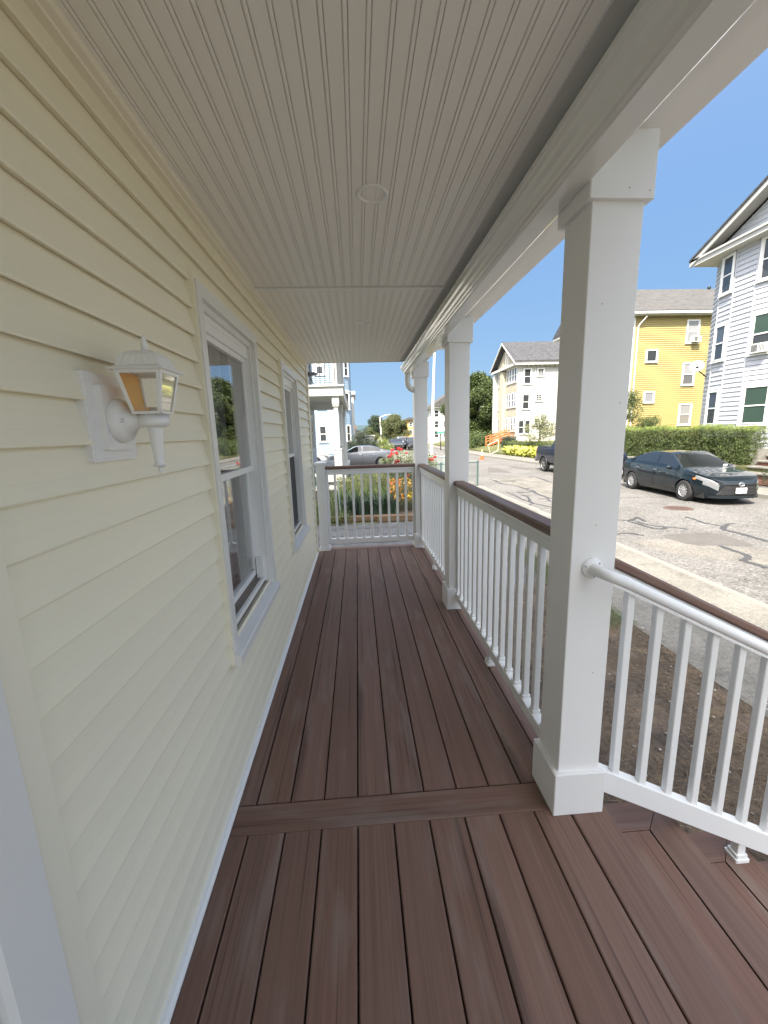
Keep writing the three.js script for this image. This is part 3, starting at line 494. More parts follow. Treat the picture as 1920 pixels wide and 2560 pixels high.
// ---------------------------------------------------------------- house kit
// everything is built facing +z in local space and then turned: yaw turns the wall's outward direction
function lapGeo(L, y0, y1, pitch, t = 0.018, top = null) { // courses of clapboard on a wall from x 0..L; top(y) gives [x0,x1] for gables
  const g = [];
  for (let y = y0; y < y1 - 0.01; y += pitch) { const h = Math.min(pitch, y1 - y); const [a, b] = top ? top(y + h / 2) : [0, L]; if (b - a < 0.05) continue; g.push(prism([[0, y], [t, y], [t * 0.12, y + h], [0, y + h]], 'x', a, b, y * 3.1)); }
  return g;   // prism axis x takes (z, y)
}
function win(parent, x, y, w, h, o = {}) { // sash window on the local wall plane z = 0: frame, two panes, sill; proud of the siding
  const g = grp('window', parent, [x, y, 0]), f = o.f ?? 0.09, m = o.m || M.white;
  const bars = [bx(-w / 2 - f, -w / 2, -f * 0.5, h + f, 0.01, 0.06), bx(w / 2, w / 2 + f, -f * 0.5, h + f, 0.01, 0.06), bx(-w / 2, w / 2, h, h + f, 0.01, 0.06)];
  if (!o.fixed) bars.push(bx(-w / 2, w / 2, h * 0.5 - 0.025, h * 0.5 + 0.025, 0.01, 0.05)); bars.push(bx(-w / 2, -w / 2 + 0.035, 0, h, 0.012, 0.045), bx(w / 2 - 0.035, w / 2, 0, h, 0.012, 0.045), bx(-w / 2, w / 2, 0, 0.04, 0.012, 0.045));
  if (o.muntin) bars.push(bx(-w / 2 + w / 3, -w / 2 + w / 3 + 0.025, 0, h, 0.012, 0.04), bx(w / 2 - w / 3 - 0.025, w / 2 - w / 3, 0, h, 0.012, 0.04), bx(-w / 2, w / 2, h / 3, h / 3 + 0.025, 0.012, 0.038), bx(-w / 2, w / 2, h * 2 / 3, h * 2 / 3 + 0.025, 0.012, 0.038));
  mesh('frame', bars, m, g);
  mesh('pane', bx(-w / 2, w / 2, o.fixed ? 0 : h * 0.5, h, 0.0, 0.026), o.up || M.pane, g); if (!o.fixed) mesh('pane', bx(-w / 2, w / 2, 0, h * 0.5, 0.0, 0.022), o.lo || M.pane, g);
  mesh('sill', bx(-w / 2 - f - 0.02, w / 2 + f + 0.02, -f * 0.5 - 0.05, -f * 0.5, 0.0, 0.09), m, g);
  return g;
}
function wallGrp(parent, name, a, b) { // a group whose local x runs from plan point a to b and whose +z faces outward (to the right of b->a)
  const dx = b[0] - a[0], dz = b[1] - a[1], L = Math.hypot(dx, dz), g = grp(name, parent, [a[0], 0, a[1]], Math.atan2(-dz, dx)); g.userData.L = L; return g;
}
const vn1 = (base, amp, s, su = 3) => tex(256, 256, (u, v) => { const k = 1 - amp + 2 * amp * fbm(u, v, 6, 6, 4, s); return base.map((c) => c * k); }, su, su);
M.whiteSide = std(WHITE, 0.55, { map: vn1([0.45, 0.465, 0.50], 0.06, 201) });
M.whitePaint = std(WHITE, 0.6, { map: vn1([0.52, 0.515, 0.49], 0.06, 202) });
M.tanSide = std(WHITE, 0.7, { map: vn1([0.40, 0.36, 0.28], 0.12, 203) });
M.yellowSide = std(WHITE, 0.6, { map: vn1([0.37, 0.296, 0.115], 0.06, 204) });
M.blueSide = std(WHITE, 0.6, { map: vn1([0.28, 0.38, 0.48], 0.06, 205) });
M.soffit = std([0.42, 0.42, 0.40], 0.7);
const shingTex = tex(512, 512, (u, v) => { const row = Math.floor(v * 28), c = hsh(Math.floor(u * 22 + (row % 2) * 0.5) % 22, row, 6), f = fbm(u, v, 60, 60, 2, 207); const k = 0.6 + 0.5 * c + 0.5 * (f - 0.5); return [0.062 * k, 0.063 * k, 0.068 * k]; }, 4, 4);
M.shingle = std(WHITE, 0.95, { map: shingTex }); M.shingle2 = std(WHITE, 0.95, { map: tex(512, 512, (u, v) => { const row = Math.floor(v * 30), c = hsh(Math.floor(u * 20 + (row % 2) * 0.5) % 20, row, 16), w = fbm(u, v, 5, 5, 3, 217), f = fbm(u, v, 70, 70, 2, 218), k = 0.62 + 0.34 * c + 0.3 * w + 0.4 * (f - 0.5); return [0.077 * k, 0.074 * k, 0.071 * k]; }, 4.3, 4.3) });
M.stone = std(WHITE, 0.9, { map: concreteTex });
function hull(parent, x0, x1, z0, z1, y0, y1, mat) { return mesh('body', bx(x0, x1, y0, y1, z0, z1), mat, parent); }

// ---- white house with the polygonal bay (across the street)
{
  const H = thing('bay_house', 'white clapboard house with a faceted three storey bay and gable', 'house');
  const P = [[17.5, -20.19], [16.98, -19.28], [16.82, -18.4], [16.82, -17.38], [17.15, -16.15], [18.2, -15.2]];
  const core = P.map(([x, z]) => [x + 0.03, z]); mesh('bay_core', prism([...core, [19.5, -15.2], [19.5, -20.19]], 'y', -0.2, 9.05), M.whiteSide, H);
  hull(H, 18.4, 29, -20.0, -10.9, -0.4, 9.05, M.whiteSide);
  const pitch = 0.203;
  for (let y = 0.46, k = 0; y < 8.82; y += pitch, k++) { // one mesh for each course, wrapping the facets
    const h = Math.min(pitch, 8.86 - y), off = (t) => { const out = []; for (let i = 0; i < P.length; i++) { const a = P[Math.max(0, i - 1)], b = P[Math.min(P.length - 1, i + 1)], dx = b[0] - a[0], dz = b[1] - a[1], l = Math.hypot(dx, dz); out.push([P[i][0] - dz / l * t, P[i][1] + dx / l * t]); } return out; };
    const A = off(0.042), B = off(0.003), pos = [];
    for (let i = 0; i < P.length - 1; i++) { const q = (p, yy) => [p[0], yy, p[1]]; pos.push(...q(A[i], y), ...q(A[i + 1], y), ...q(B[i + 1], y + h), ...q(A[i], y), ...q(B[i + 1], y + h), ...q(B[i], y + h), ...q(P[i], y), ...q(P[i + 1], y), ...q(A[i + 1], y), ...q(P[i], y), ...q(A[i + 1], y), ...q(A[i], y)); }
    const g = new THREE.BufferGeometry(); g.setAttribute('position', new THREE.Float32BufferAttribute(pos, 3)); g.computeVertexNormals(); mesh('siding_board', boxUV(g), M.whiteSide, H);
  }
  for (const [i, [x, z]] of P.entries()) if (i > 0 && i < 5) mesh('corner_strip', bx(x - 0.05, x - 0.0, 0.46, 8.85, z - 0.03, z + 0.03), M.whiteSide, H);
  const green = { lo: M.pane, up: M.shadeGreen };
  const W = (i, t, y, w, h, o) => { const a = P[i], b = P[i + 1], g = wallGrp(H, 'window_bay', a, b), L = g.userData.L; g.position.x -= 0.0; const k = win(g, L * t, y, w, h, { f: 0.10, ...o }); k.position.z = 0.05; H.remove(g); const q = grp('window', H, [0, 0, 0]); q.position.copy(g.position); q.rotation.copy(g.rotation); for (const c of [...k.children]) { c.geometry = c.geometry.clone(); c.geometry.translate(k.position.x, k.position.y, k.position.z); q.add(c); } };
  for (const [f, y] of [[0, 1.5], [1, 4.4], [2, 7.28 - 0.0]]) {
    W(1, 0.5, y, 0.60, 1.46, f === 1 ? { up: phys([0.07, 0.09, 0.11], 0.08) } : { up: phys([0.05, 0.065, 0.085], 0.08) });
    W(3, 0.46, y - 0.02, 0.86, 1.50, f === 0 ? { up: M.shadeGreen, lo: M.shadeGreen } : f === 1 ? { up: M.shadeGreen } : {});
  }
  // eave, gable, roof
  const ex = 16.35;
  mesh('eave_soffit', bx(ex, 19, 8.87, 8.92, -20.3, -10.6), M.soffit, H);
  mesh('eave_board', [bx(ex - 0.04, ex + 0.0, 8.88, 9.08, -20.34, -10.55), bx(ex - 0.1, ex + 0.02, 9.08, 9.17, -20.38, -10.5)], M.soffit, H);
  mesh('eave_return', prism([[ex - 0.04, 9.10], [ex + 0.5, 9.28], [ex + 0.5, 9.08]], 'z', -20.2, -10.7), M.shingle2, H);
  mesh('frieze', [bx(16.74, 16.86, 8.74, 8.87, -18.4, -17.4)], M.soffit, H);
  const gz = (y) => 4.6 - (y - 9.1) / 0.47;
  mesh('gable_core', prism([[-20.1, 9.06], [-10.8, 9.06], [-15.45, 11.25]], 'x', 16.92, 29), M.whiteSide, H);
  for (let y = 9.22; y < 11.1; y += pitch) { const d = gz(y + pitch); if (d > 0.2) mesh('siding_board', prism([[16.885, y], [16.915, y], [16.915, y + pitch], [16.908, y + pitch]].map(([x, q]) => [x, q]), 'z', -15.45 - d, -15.45 + d), M.whiteSide, H); }
  const rake = (s, x0, x1, t0, t1, n, m) => { const p = [[-15.45, 11.42 + t0], [-15.45 + s * 4.98, 9.10 + t0], [-15.45 + s * 4.98, 9.10 + t1], [-15.45, 11.42 + t1]]; mesh(n, prism(p, 'x', x0, x1), m, H); };
  for (const s of [-1, 1]) { rake(s, 16.25, 16.33, -0.22, 0.0, 'rake_board', M.soffit); rake(s, 16.33, 16.92, -0.06, -0.0, 'rake_soffit', M.soffit); rake(s, 16.2, 29, 0.002, 0.10, 'roof', M.shingle); }
  mesh('foundation', [prism([...P.map(([x, z]) => [x + 0.12, z]), [19.4, -15.2], [19.4, -20.1]], 'y', -0.3, 0.36)], M.stone, H);
  mesh('water_table', prism([...P.map(([x, z]) => [x - 0.06, z]), [19.4, -15.2], [19.4, -20.1]], 'y', 0.36, 0.46), M.white, H);
  // wall beyond the bay, and entry recess
  mesh('siding', lapGeo(4.5, 0.5, 8.6, pitch, 0.028).map((g) => { g.rotateY(-Math.PI / 2); g.translate(18.4, 0, -15.1); return g; }), M.whiteSide, H).userData.kind = 'stuff';
}
{ // stoop of the bay house: side wall, steps with brick risers and thick slabs
  const S = thing('front_steps', 'concrete and brick entrance steps beside the clipped hedge', 'steps');
  const brick = std(WHITE, 0.9, { map: vn1([0.20, 0.085, 0.06], 0.2, 231, 0.5) }), slab = std(WHITE, 0.9, { map: concreteTex });
  mesh('side_wall', prism([[14.95, -0.7], [14.95, -0.16], [15.3, -0.16], [15.5, 0.52], [17.2, 0.52], [17.2, 0.95], [18.6, 0.95], [18.6, -0.7]], 'z', -15.05, -14.75), slab, S);
  mesh('lower_wall', bx(14.55, 15.0, -0.7, -0.30, -16.5, -14.4), slab, S);
  for (let i = 0; i < 5; i++) { const x = 14.5 + i * 0.36, y = -0.38 + i * 0.2; mesh('step_riser', bx(x + 0.06, x + 0.36, -0.7, y, -14.72, -12.6), brick, S); mesh('step_slab', cbx(x, x + 0.46, y + 0.002, y + 0.085, -14.74, -12.55, 0.02, 'z'), slab, S); }
}
{ // satellite dish on the bay corner
  const d = thing('satellite_dish', 'grey satellite dish bolted to the corner of the bay house', 'satellite dish', [17.0, 3.93, -20.0], 0);
  const g = lathe([[0.001, 0], [0.12, 0.012], [0.24, 0.045], [0.30, 0.075], [0.302, 0.08], [0.24, 0.052], [0.001, 0.008]], 32); g.rotateX(1.15); g.rotateY(-0.75);
  mesh('dish', move(g, -0.18, 0.35, 0.02), std([0.34, 0.35, 0.35], 0.5), d);
  mesh('mast', tube([[0.30, -0.16, 0.1], [0.1, 0.02, 0.05], [-0.06, 0.14, 0.03], [-0.14, 0.30, 0.02]], 0.025, 14, 8), M.iron, d);
  mesh('feed_arm', [rod([-0.2, 0.2, 0.1], [-0.42, 0.28, 0.32], 0.014), bx(-0.47, -0.38, 0.25, 0.33, 0.28, 0.37)], M.iron, d);
}
function aircon(label, x, y, z, turn) {
  const t = thing('air_conditioner', label, 'air conditioner', [x, y, z], turn, 'window air conditioners');
  mesh('case', cbx(-0.28, 0.28, 0, 0.36, -0.05, 0.34, 0.015), std([0.66, 0.66, 0.62], 0.5), t);
  const s = []; for (let i = 0; i < 9; i++) s.push(bx(-0.25, -0.02, 0.04 + i * 0.032, 0.058 + i * 0.032, 0.338, 0.346)); mesh('grille', s, M.iron, t); mesh('vent', [0, 1, 2, 3].map((i) => bx(0.04 + i * 0.05, 0.065 + i * 0.05, 0.05, 0.31, 0.338, 0.344)), M.iron, t);
  return t;
}
aircon('window air conditioner in the wide bay window of the white house', 16.96, 4.36, -16.83, -Math.PI / 2 + 0.28);

// ---- yellow house
{
  const H = thing('yellow_house', 'tall yellow clapboard house with grey shingle roof', 'house'), z = -29, x0 = 19.47, y1 = 8.95;
  hull(H, x0, x0 + 12, -38, z - 0.002, -0.3, y1, M.yellowSide);
  mesh('siding', lapGeo(12, 0.0, y1 - 0.1, 0.14, 0.038).map((g) => move(g, x0, 0, z)), M.yellowSide, H).userData.kind = 'stuff';
  mesh('corner_board', [bx(x0 - 0.03, x0 + 0.10, 0, y1 - 0.1, z + 0.0, z + 0.035)], M.white, H);
  mesh('downspout', [rod([x0 + 0.28, 0, z + 0.09], [x0 + 0.28, 8.3, z + 0.09], 0.045, 8), rod([x0 + 0.28, 8.3, z + 0.09], [x0 + 0.62, 8.85, z + 0.42], 0.045, 8)], M.white, H);
  mesh('soffit', bx(x0 - 0.4, x0 + 12.4, y1 - 0.02, y1 + 0.04, z - 0.3, z + 0.48), M.soffit, H);
  mesh('eave_gutter', [bx(x0 - 0.42, x0 + 12.4, y1 + 0.04, y1 + 0.24, z + 0.42, z + 0.56)], M.white, H);
  mesh('roof', prism([[z + 0.6, y1 + 0.22], [z - 4.5, y1 + 3.1], [z - 9.6, y1 + 0.22]], 'x', x0 - 0.5, x0 + 12.5), M.shingle2, H);
  mesh('vent_pipe', [lathe([[0.001, 0.5], [0.12, 0.48], [0.12, 0.36], [0.07, 0.3], [0.07, 0]], 10).translate(28.4, y1 + 2.75, z - 4.4)], M.iron, H);
  const wg = (x, y, w, h, o) => { const k = win(H, 0, 0, w, h, o); k.position.set(x, y, z + 0.02); };
  const ray = (r) => r * (-z);
  wg(ray(0.8198), CAM.h + 0.1935 * 29, 0.78, 1.42, { up: std([0.26, 0.27, 0.27], 0.4), lo: std([0.20, 0.21, 0.21], 0.4) });
  wg(ray(0.8198), CAM.h + 0.0955 * 29, 0.78, 1.42, { up: std([0.25, 0.25, 0.25], 0.4), lo: std([0.10, 0.10, 0.10], 0.3) });
  wg(ray(0.8215), CAM.h - 0.001 * 29, 0.82, 1.40, { up: std([0.24, 0.24, 0.23], 0.4), lo: std([0.20, 0.19, 0.17], 0.4) });
  wg(ray(0.7217), CAM.h + 0.1515 * 29, 0.72, 0.72, { fixed: true });
  wg(ray(0.7237), CAM.h + 0.0560 * 29, 0.66, 0.64, { fixed: true, up: std([0.22, 0.22, 0.24], 0.2) });
}
aircon('window air conditioner in the top window of the yellow house', 0.825 * 29, 1.5436 + 0.1935 * 29, -28.94, 0);

// ---- white three storey house with gabled front and orange stair rails
{
  const H = thing('three_storey_house', 'white three storey house with grey gable roof and tan front', 'house');
  const x0 = 17.95, z0 = -45.7, z1 = -52.7, y0 = 0.15, y1 = 8.35;
  hull(H, x0, x0 + 13, z1, z0 - 0.002, y0 - 0.4, y1, M.whitePaint);
  mesh('side_siding', lapGeo(13, y0, y1, 0.16, 0.035).map((g) => move(g, x0, 0, z0)), M.whitePaint, H).userData.kind = 'stuff';
  mesh('front_siding', lapGeo(7, y0, y1, 0.15, 0.025).map((g) => { g.rotateY(-Math.PI / 2); g.translate(x0, 0, z1); return g; }), M.tanSide, H).userData.kind = 'stuff';
  mesh('corner_board', [bx(x0 - 0.05, x0 + 0.35, y0, y1, z0 + 0.002, z0 + 0.05), bx(x0 - 0.05, x0 - 0.028, y0, y1, z0 - 0.25, z0 + 0.0)], M.whitePaint, H);
  // two storey pilaster and enclosed porches on the front
  mesh('pilaster', bx(x0 - 0.45, x0 - 0.03, y0, 8.2, -50.45, -49.35), M.tanSide, H);
  mesh('entry_column', bx(x0 - 0.5, x0 - 0.03, y0, 8.2, z1, z1 + 0.35), M.whitePaint, H);
  const front = (zc, y, w, h, o) => { const k = win(H, 0, 0, w, h, { f: 0.12, ...o }); k.position.set(x0 - 0.03, y, zc); k.rotation.y = -Math.PI / 2; };
  for (const y of [1.35, 4.05, 6.75]) { for (let i = 0; i < 4; i++) front(-46.35 - i * 0.74 - (i > 1 ? 0.12 : 0), y, 0.52, 1.45); front(-51.6, y - 0.05, 0.7, 1.5); }
  for (const y of [2.98, 5.7]) mesh('band', bx(x0 - 0.06, x0 - 0.03, y, y + 0.25, -49.3, z0), M.tanSide, H);
  const side = (r, y, w, h, o) => { const k = win(H, 0, 0, w, h, { f: 0.13, ...o }); k.position.set(r * 45.7, y, z0 + 0.03); };
  side(0.415, 6.42, 0.72, 1.5); side(0.413, 3.72, 0.72, 1.5); side(0.4035, 1.02, 0.62, 1.4); side(0.4185, 1.02, 0.62, 1.4);
  side(0.4475, 7.25, 0.62, 0.66, { fixed: true, muntin: true }); side(0.4455, 4.55, 0.62, 0.66, { fixed: true, muntin: true }); side(0.443, 1.95, 0.62, 0.60, { fixed: true, muntin: true });
  for (const [x, y] of [[23.5, 6.4], [26, 6.4], [23.5, 3.7], [26, 3.7], [26.5, 1.0]]) { const k = win(H, 0, 0, 0.75, 1.5, { f: 0.13 }); k.position.set(x, y, z0 + 0.03); }
  mesh('downpipe', rod([0.4335 * 45.7, 0.6, z0 + 0.1], [0.4335 * 45.7, 8.2, z0 + 0.1], 0.05, 8), M.whitePaint, H);
  mesh('eave', [bx(x0 - 0.62, x0 + 13.4, y1, y1 + 0.26, z0 - 0.2, z0 + 0.55), bx(x0 - 0.62, x0 + 0.0, y1, y1 + 0.26, z1 - 0.5, z0 - 0.2)], M.whitePaint, H);
  mesh('gutter', bx(x0 - 0.62, x0 + 13.4, y1 + 0.262, y1 + 0.40, z0 + 0.42, z0 + 0.60), M.white, H);
  mesh('bracket', [...Array(24)].map((_, i) => bx(x0 + 0.4 + i * 0.52, x0 + 0.55 + i * 0.52, y1 - 0.14, y1 - 0.002, z0 + 0.03, z0 + 0.40)), M.whitePaint, H).userData.kind = 'stuff';
  const pk = 11.35, zc = -49.2;
  mesh('gable', prism([[z1 - 0.1, y1 + 0.26], [z0 + 0.1, y1 + 0.26], [zc, pk - 0.15]], 'x', x0 - 0.05, x0 + 0.3), M.tanSide, H);
  mesh('gable_siding', lapGeo(7, y1 + 0.3, pk - 0.3, 0.15, 0.025, (y) => { const d = 3.5 * (pk - 0.2 - y) / (pk - 0.2 - y1 - 0.26); return [3.5 - d, 3.5 + d]; }).map((g) => { g.rotateY(-Math.PI / 2); g.translate(x0 - 0.05, 0, z1); return g; }), M.tanSide, H).userData.kind = 'stuff';
  for (const s of [-1, 1]) { const e = s * 4.15, p = (t) => [[zc, pk + t], [zc + e, y1 + 0.30 + t], [zc + e, y1 + 0.30 + t + 0.12], [zc, pk + t + 0.12]]; mesh('roof', prism(p(0.02), 'x', x0 - 0.7, x0 + 13.5), M.shingle, H); mesh('rake_board', prism(p(-0.16).map(([a, b], i) => (i > 1 ? [a, b + 0.05] : [a, b])), 'x', x0 - 0.76, x0 - 0.66), M.whitePaint, H); }
  front(zc + 0.05, 8.95, 0.55, 1.35, { f: 0.15 });
  mesh('foundation', bx(x0 - 0.04, x0 + 13, -0.4, y0, z1, z0 + 0.03), M.stone, H);
  // front steps
  const orange = std([0.42, 0.155, 0.05], 0.75), st = grp('front_stairs', H);
  const sw = 1.5, zs = -47.4, X0 = 15.25, X1 = 17.45, Y0 = -0.25, Y1 = 0.45;
  const g = []; for (let i = 0; i < 5; i++) { const x = X0 + i * 0.42, y = Y0 + (i + 1) * 0.14; g.push(bx(x, x + 0.46, y - 0.05, y, zs - sw / 2, zs + sw / 2), bx(x + 0.02, x + 0.05, y - 0.15, y - 0.05, zs - sw / 2, zs + sw / 2)); }
  mesh('tread', g, orange, st); mesh('landing', bx(X1 - 0.1, x0 - 0.03, Y1 - 0.04, Y1 + 0.04, zs - 0.95, zs + 0.95), orange, st);
  for (const s of [-1, 1]) { const z = zs + s * sw / 2, rl = []; for (const h of [0.42, 0.72, 1.0]) rl.push(rod([X0, Y0 + h, z], [X1, Y1 + h, z], 0.055, 4)); rl.push(rod([X0, Y0 - 0.2, z], [X0, Y0 + 1.08, z], 0.08, 4), rod([X1, Y1 - 0.6, z], [X1, Y1 + 1.15, z], 0.08, 4), rod([(X0 + X1) / 2, -0.2, z], [(X0 + X1) / 2, (Y0 + Y1) / 2 + 1, z], 0.06, 4), rod([X1, Y1 + 1.0, z + s * 0.2], [x0, Y1 + 1.0, z + s * 0.2], 0.055, 4), rod([X1, Y1 + 0.5, z + s * 0.2], [x0, Y1 + 0.5, z + s * 0.2], 0.055, 4)); mesh('stair_rail', rl, orange, st); }
  mesh('post_rail', [0.5, 1.0].map((h) => rod([X1, Y1 + h, zs - 0.95], [X1, Y1 + h, zs - 0.75], 0.05, 4)), orange, st);
}
// ---- neighbouring house further up the far side, mostly hidden by the near post
{
  const H = thing('white_gabled_house', 'white house between the yellow house and the three storey house', 'house');
  hull(H, 18.35, 27, -37.0, -32, -0.3, 9.08, M.whitePaint);
  mesh('roof', prism([[-37.55, 9.28], [-31.3, 9.28], [-34.4, 11.5]], 'x', 17.75, 27.5), M.shingle, H); mesh('eave', bx(17.8, 27.4, 9.08, 9.27, -37.5, -31.4), M.soffit, H);
  for (const y of [1.2, 4.0, 6.7]) for (const z of [-33.3, -36]) { const k = win(H, 0, 0, 0.75, 1.4, { f: 0.1 }); k.position.set(18.34, y, z); k.rotation.y = -Math.PI / 2; }
}
// ---- houses at the end of the street
{
  const H = thing('hipped_roof_house', 'pale house with hipped grey roof seen beyond the street lamp pole', 'house'), x0 = 14.7, z0 = -80;
  hull(H, x0, x0 + 12, z0 - 9, z0, -1, 6.1, M.whitePaint);
  mesh('roof', prism([[x0 - 0.7, 6.15], [x0 + 12.7, 6.15], [x0 + 8, 9.1], [x0 + 4, 9.1]], 'z', z0 - 9.6, z0 + 0.7), M.shingle2, H);
  mesh('eave', bx(x0 - 0.6, x0 + 12.6, 5.95, 6.15, z0 - 9.5, z0 + 0.6), M.soffit, H);
  for (const y of [0.4, 2.3, 4.3]) for (const x of [x0 + 0.8, x0 + 2.6, x0 + 5]) { const k = win(H, 0, 0, 0.8, 1.2, { f: 0.12 }); k.position.set(x, y, z0 + 0.01); }
  for (const y of [0.4, 2.3, 4.3]) for (const z of [-82, -85]) { const k = win(H, 0, 0, 0.8, 1.2, { f: 0.12 }); k.position.set(x0 - 0.01, y, z); k.rotation.y = -Math.PI / 2; }
  mesh('porch_roof', prism([[x0 + 2.2, 0.95], [x0 + 6.4, 0.95], [x0 + 6.2, 1.25], [x0 + 2.5, 1.25]], 'z', z0 + 0.01, z0 + 1.6), M.shingle2, H);
  for (const x of [2.5, 6.1]) mesh('porch_column', bx(x0 + x, x0 + x + 0.14, -1, 0.95, z0 + 1.35, z0 + 1.5), M.white, H);
}
{
  const H = thing('ochre_building', 'ochre three storey building with flat grey roof behind bare twigs', 'building'), x0 = 11.8, z0 = -100, oc = std(WHITE, 0.8, { map: vn1([0.62, 0.38, 0.12], 0.08, 251) });
  hull(H, x0, x0 + 5.4, z0 - 10, z0, -1.5, 4.35, oc); mesh('roof', prism([[x0 - 0.5, 4.36], [x0 + 5.9, 4.36], [x0 + 5, 5.0], [x0 + 0.6, 5.0]], 'z', z0 - 10, z0 + 0.6), M.shingle2, H);
  for (const y of [-0.6, 1.1, 2.9]) for (const x of [1.3, 2.9, 4.4]) { const k = win(H, 0, 0, 0.65, 0.95, { f: 0.12 }); k.position.set(x0 + x, y, z0 + 0.01); }
}
{
  const H = thing('flat_roofed_garage', 'small white flat roofed building past the silver sedan', 'building'), z0 = -60;
  hull(H, -1.2, 2.45, z0 - 6, z0, -0.9, 1.16, M.whitePaint); mesh('cornice', [bx(-1.35, 2.62, 1.16, 1.27, z0 - 6, z0 + 0.18), bx(-1.28, 2.54, 1.07, 1.16, z0 - 6, z0 + 0.09)], M.whitePaint, H);
}
{
  const H = thing('gabled_cottage', 'distant grey roofed cottage low on the skyline', 'house'), z0 = -95;
  hull(H, -6.5, 1.2, z0 - 8, z0, -1, 1.5, M.whitePaint); mesh('roof', prism([[-7, 1.4], [2.2, 1.4], [-2.2, 3.7]], 'z', z0 - 8.4, z0 + 0.4), M.shingle, H); mesh('chimney', bx(-0.55, -0.05, 2.2, 3.6, z0 - 3, z0 - 2.4), std([0.2, 0.1, 0.07], 0.9), H);
}
// ---- next door: house with two level porch, the blue house beyond it, and one more
{
  const H = thing('porch_house', 'neighbouring house with a white two level porch and shutters', 'house');
  const fx = -2.37, z0 = -15, z1 = -24.2;
  hull(H, -11, fx, z1, z0, -0.9, 9, M.whitePaint);
  mesh('front_siding', lapGeo(9.2, 0, 9, 0.12, 0.02).map((g) => { g.rotateY(Math.PI / 2); g.translate(fx, 0, z0); return g; }), std(WHITE, 0.6, { map: vn1([0.42, 0.46, 0.50], 0.05, 261) }), H).userData.kind = 'stuff';
  mesh('porch_floor', bx(fx, -0.45, -0.15, 0.05, z1, z0 + 0.1), M.soffit, H);
  mesh('porch_skirt', bx(fx, -0.6, -0.9, -0.15, z1, z0), M.whitePaint, H);
  mesh('porch_ceiling', bx(fx, -0.45, 2.93, 2.96, z1, z0 + 0.1), M.soffit, H);
  mesh('porch_fascia', [bx(fx, -0.42, 2.88, 3.19, z0, z0 + 0.14), bx(-0.56, -0.42, 2.88, 3.19, z1, z0 - 0.001), bx(fx, -0.38, 3.19, 3.25, z0 - 0.1, z0 + 0.2)], M.whitePaint, H);
  mesh('upper_floor', bx(fx, -0.4, 3.19, 3.24, z1, z0 - 0.1), M.soffit, H);
  const sq = (x, z, y0, y1, w) => prism(cr(x - w, x + w, z - w, z + w, 0.012), 'y', y0, y1);
  for (const z of [-15.05, -19.2, -23.5]) { mesh('porch_column', [sq(-0.70, z, 0.05, 1.0, 0.135), sq(-0.70, z, 1.0, 1.04, 0.155), sq(-0.70, z, 1.04, 2.55, 0.075), sq(-0.70, z, 2.52, 2.60, 0.11), sq(-0.70, z, 2.60, 2.88, 0.125)], M.whitePaint, H); mesh('upper_column', sq(-0.70, z, 3.25, 6.2, 0.09), M.whitePaint, H); }
  const br = (z) => prism([[z - 0.1, 2.88], [z - 0.75, 2.88], [z - 0.1, 2.35]], 'x', -0.73, -0.67); for (const z of [-15.05, -19.2]) mesh('bracket', br(z), M.whitePaint, H);
  const bal = []; for (let i = 0; i < 10; i++) bal.push(rod([fx + 0.15 + i * 0.17, 3.28, z0 + 0.05], [fx + 0.15 + i * 0.17, 4.2, z0 + 0.05], 0.011, 5)); bal.push(rod([fx, 4.2, z0 + 0.05], [-0.78, 4.2, z0 + 0.05], 0.016, 5), rod([fx, 3.33, z0 + 0.05], [-0.78, 3.33, z0 + 0.05], 0.012, 5)); mesh('upper_railing', bal, M.iron, H).userData.kind = 'stuff';
  const lowr = []; for (let i = 0; i < 60; i++) lowr.push(rod([-0.66, 0.12, z0 - 0.2 - i * 0.145], [-0.66, 0.92, z0 - 0.2 - i * 0.145], 0.02, 4)); lowr.push(bx(-0.69, -0.63, 0.9, 0.97, z1, z0)); mesh('lower_railing', lowr, M.whitePaint, H).userData.kind = 'stuff';
  for (const [z, y] of [[-21.9, 0.85], [-18.6, 0.85], [-21.9, 4.0], [-17.5, 3.4]]) { const k = win(H, 0, 0, 0.8, y === 3.4 ? 2.1 : 1.6, {}); k.position.set(fx + 0.02, y, z); k.rotation.y = Math.PI / 2; for (const s of [-1, 1]) mesh('shutter', bx(fx + 0.02, fx + 0.06, y - 0.05, y + 1.7, z + s * 0.72 - 0.2, z + s * 0.72 + 0.2), M.iron, H); }
  mesh('upper_porch_roof', bx(fx, -0.3, 6.2, 6.5, z1, z0 + 0.2), M.whitePaint, H);
}
{ const t = thing('bistro_table', 'black iron table on the upper porch of the neighbouring house', 'table', [-1.75, 3.255, -14.98 - 0.7]);
  mesh('top', lathe([[0.001, 0.46], [0.42, 0.46], [0.43, 0.47], [0.42, 0.49], [0.001, 0.49]], 24), M.iron, t); for (let i = 0; i < 3; i++) { const a = i * 2.094; mesh('leg', rod([0.08 * Math.cos(a), 0.46, 0.08 * Math.sin(a)], [0.32 * Math.cos(a), 0, 0.32 * Math.sin(a)], 0.018), M.iron, t); } }
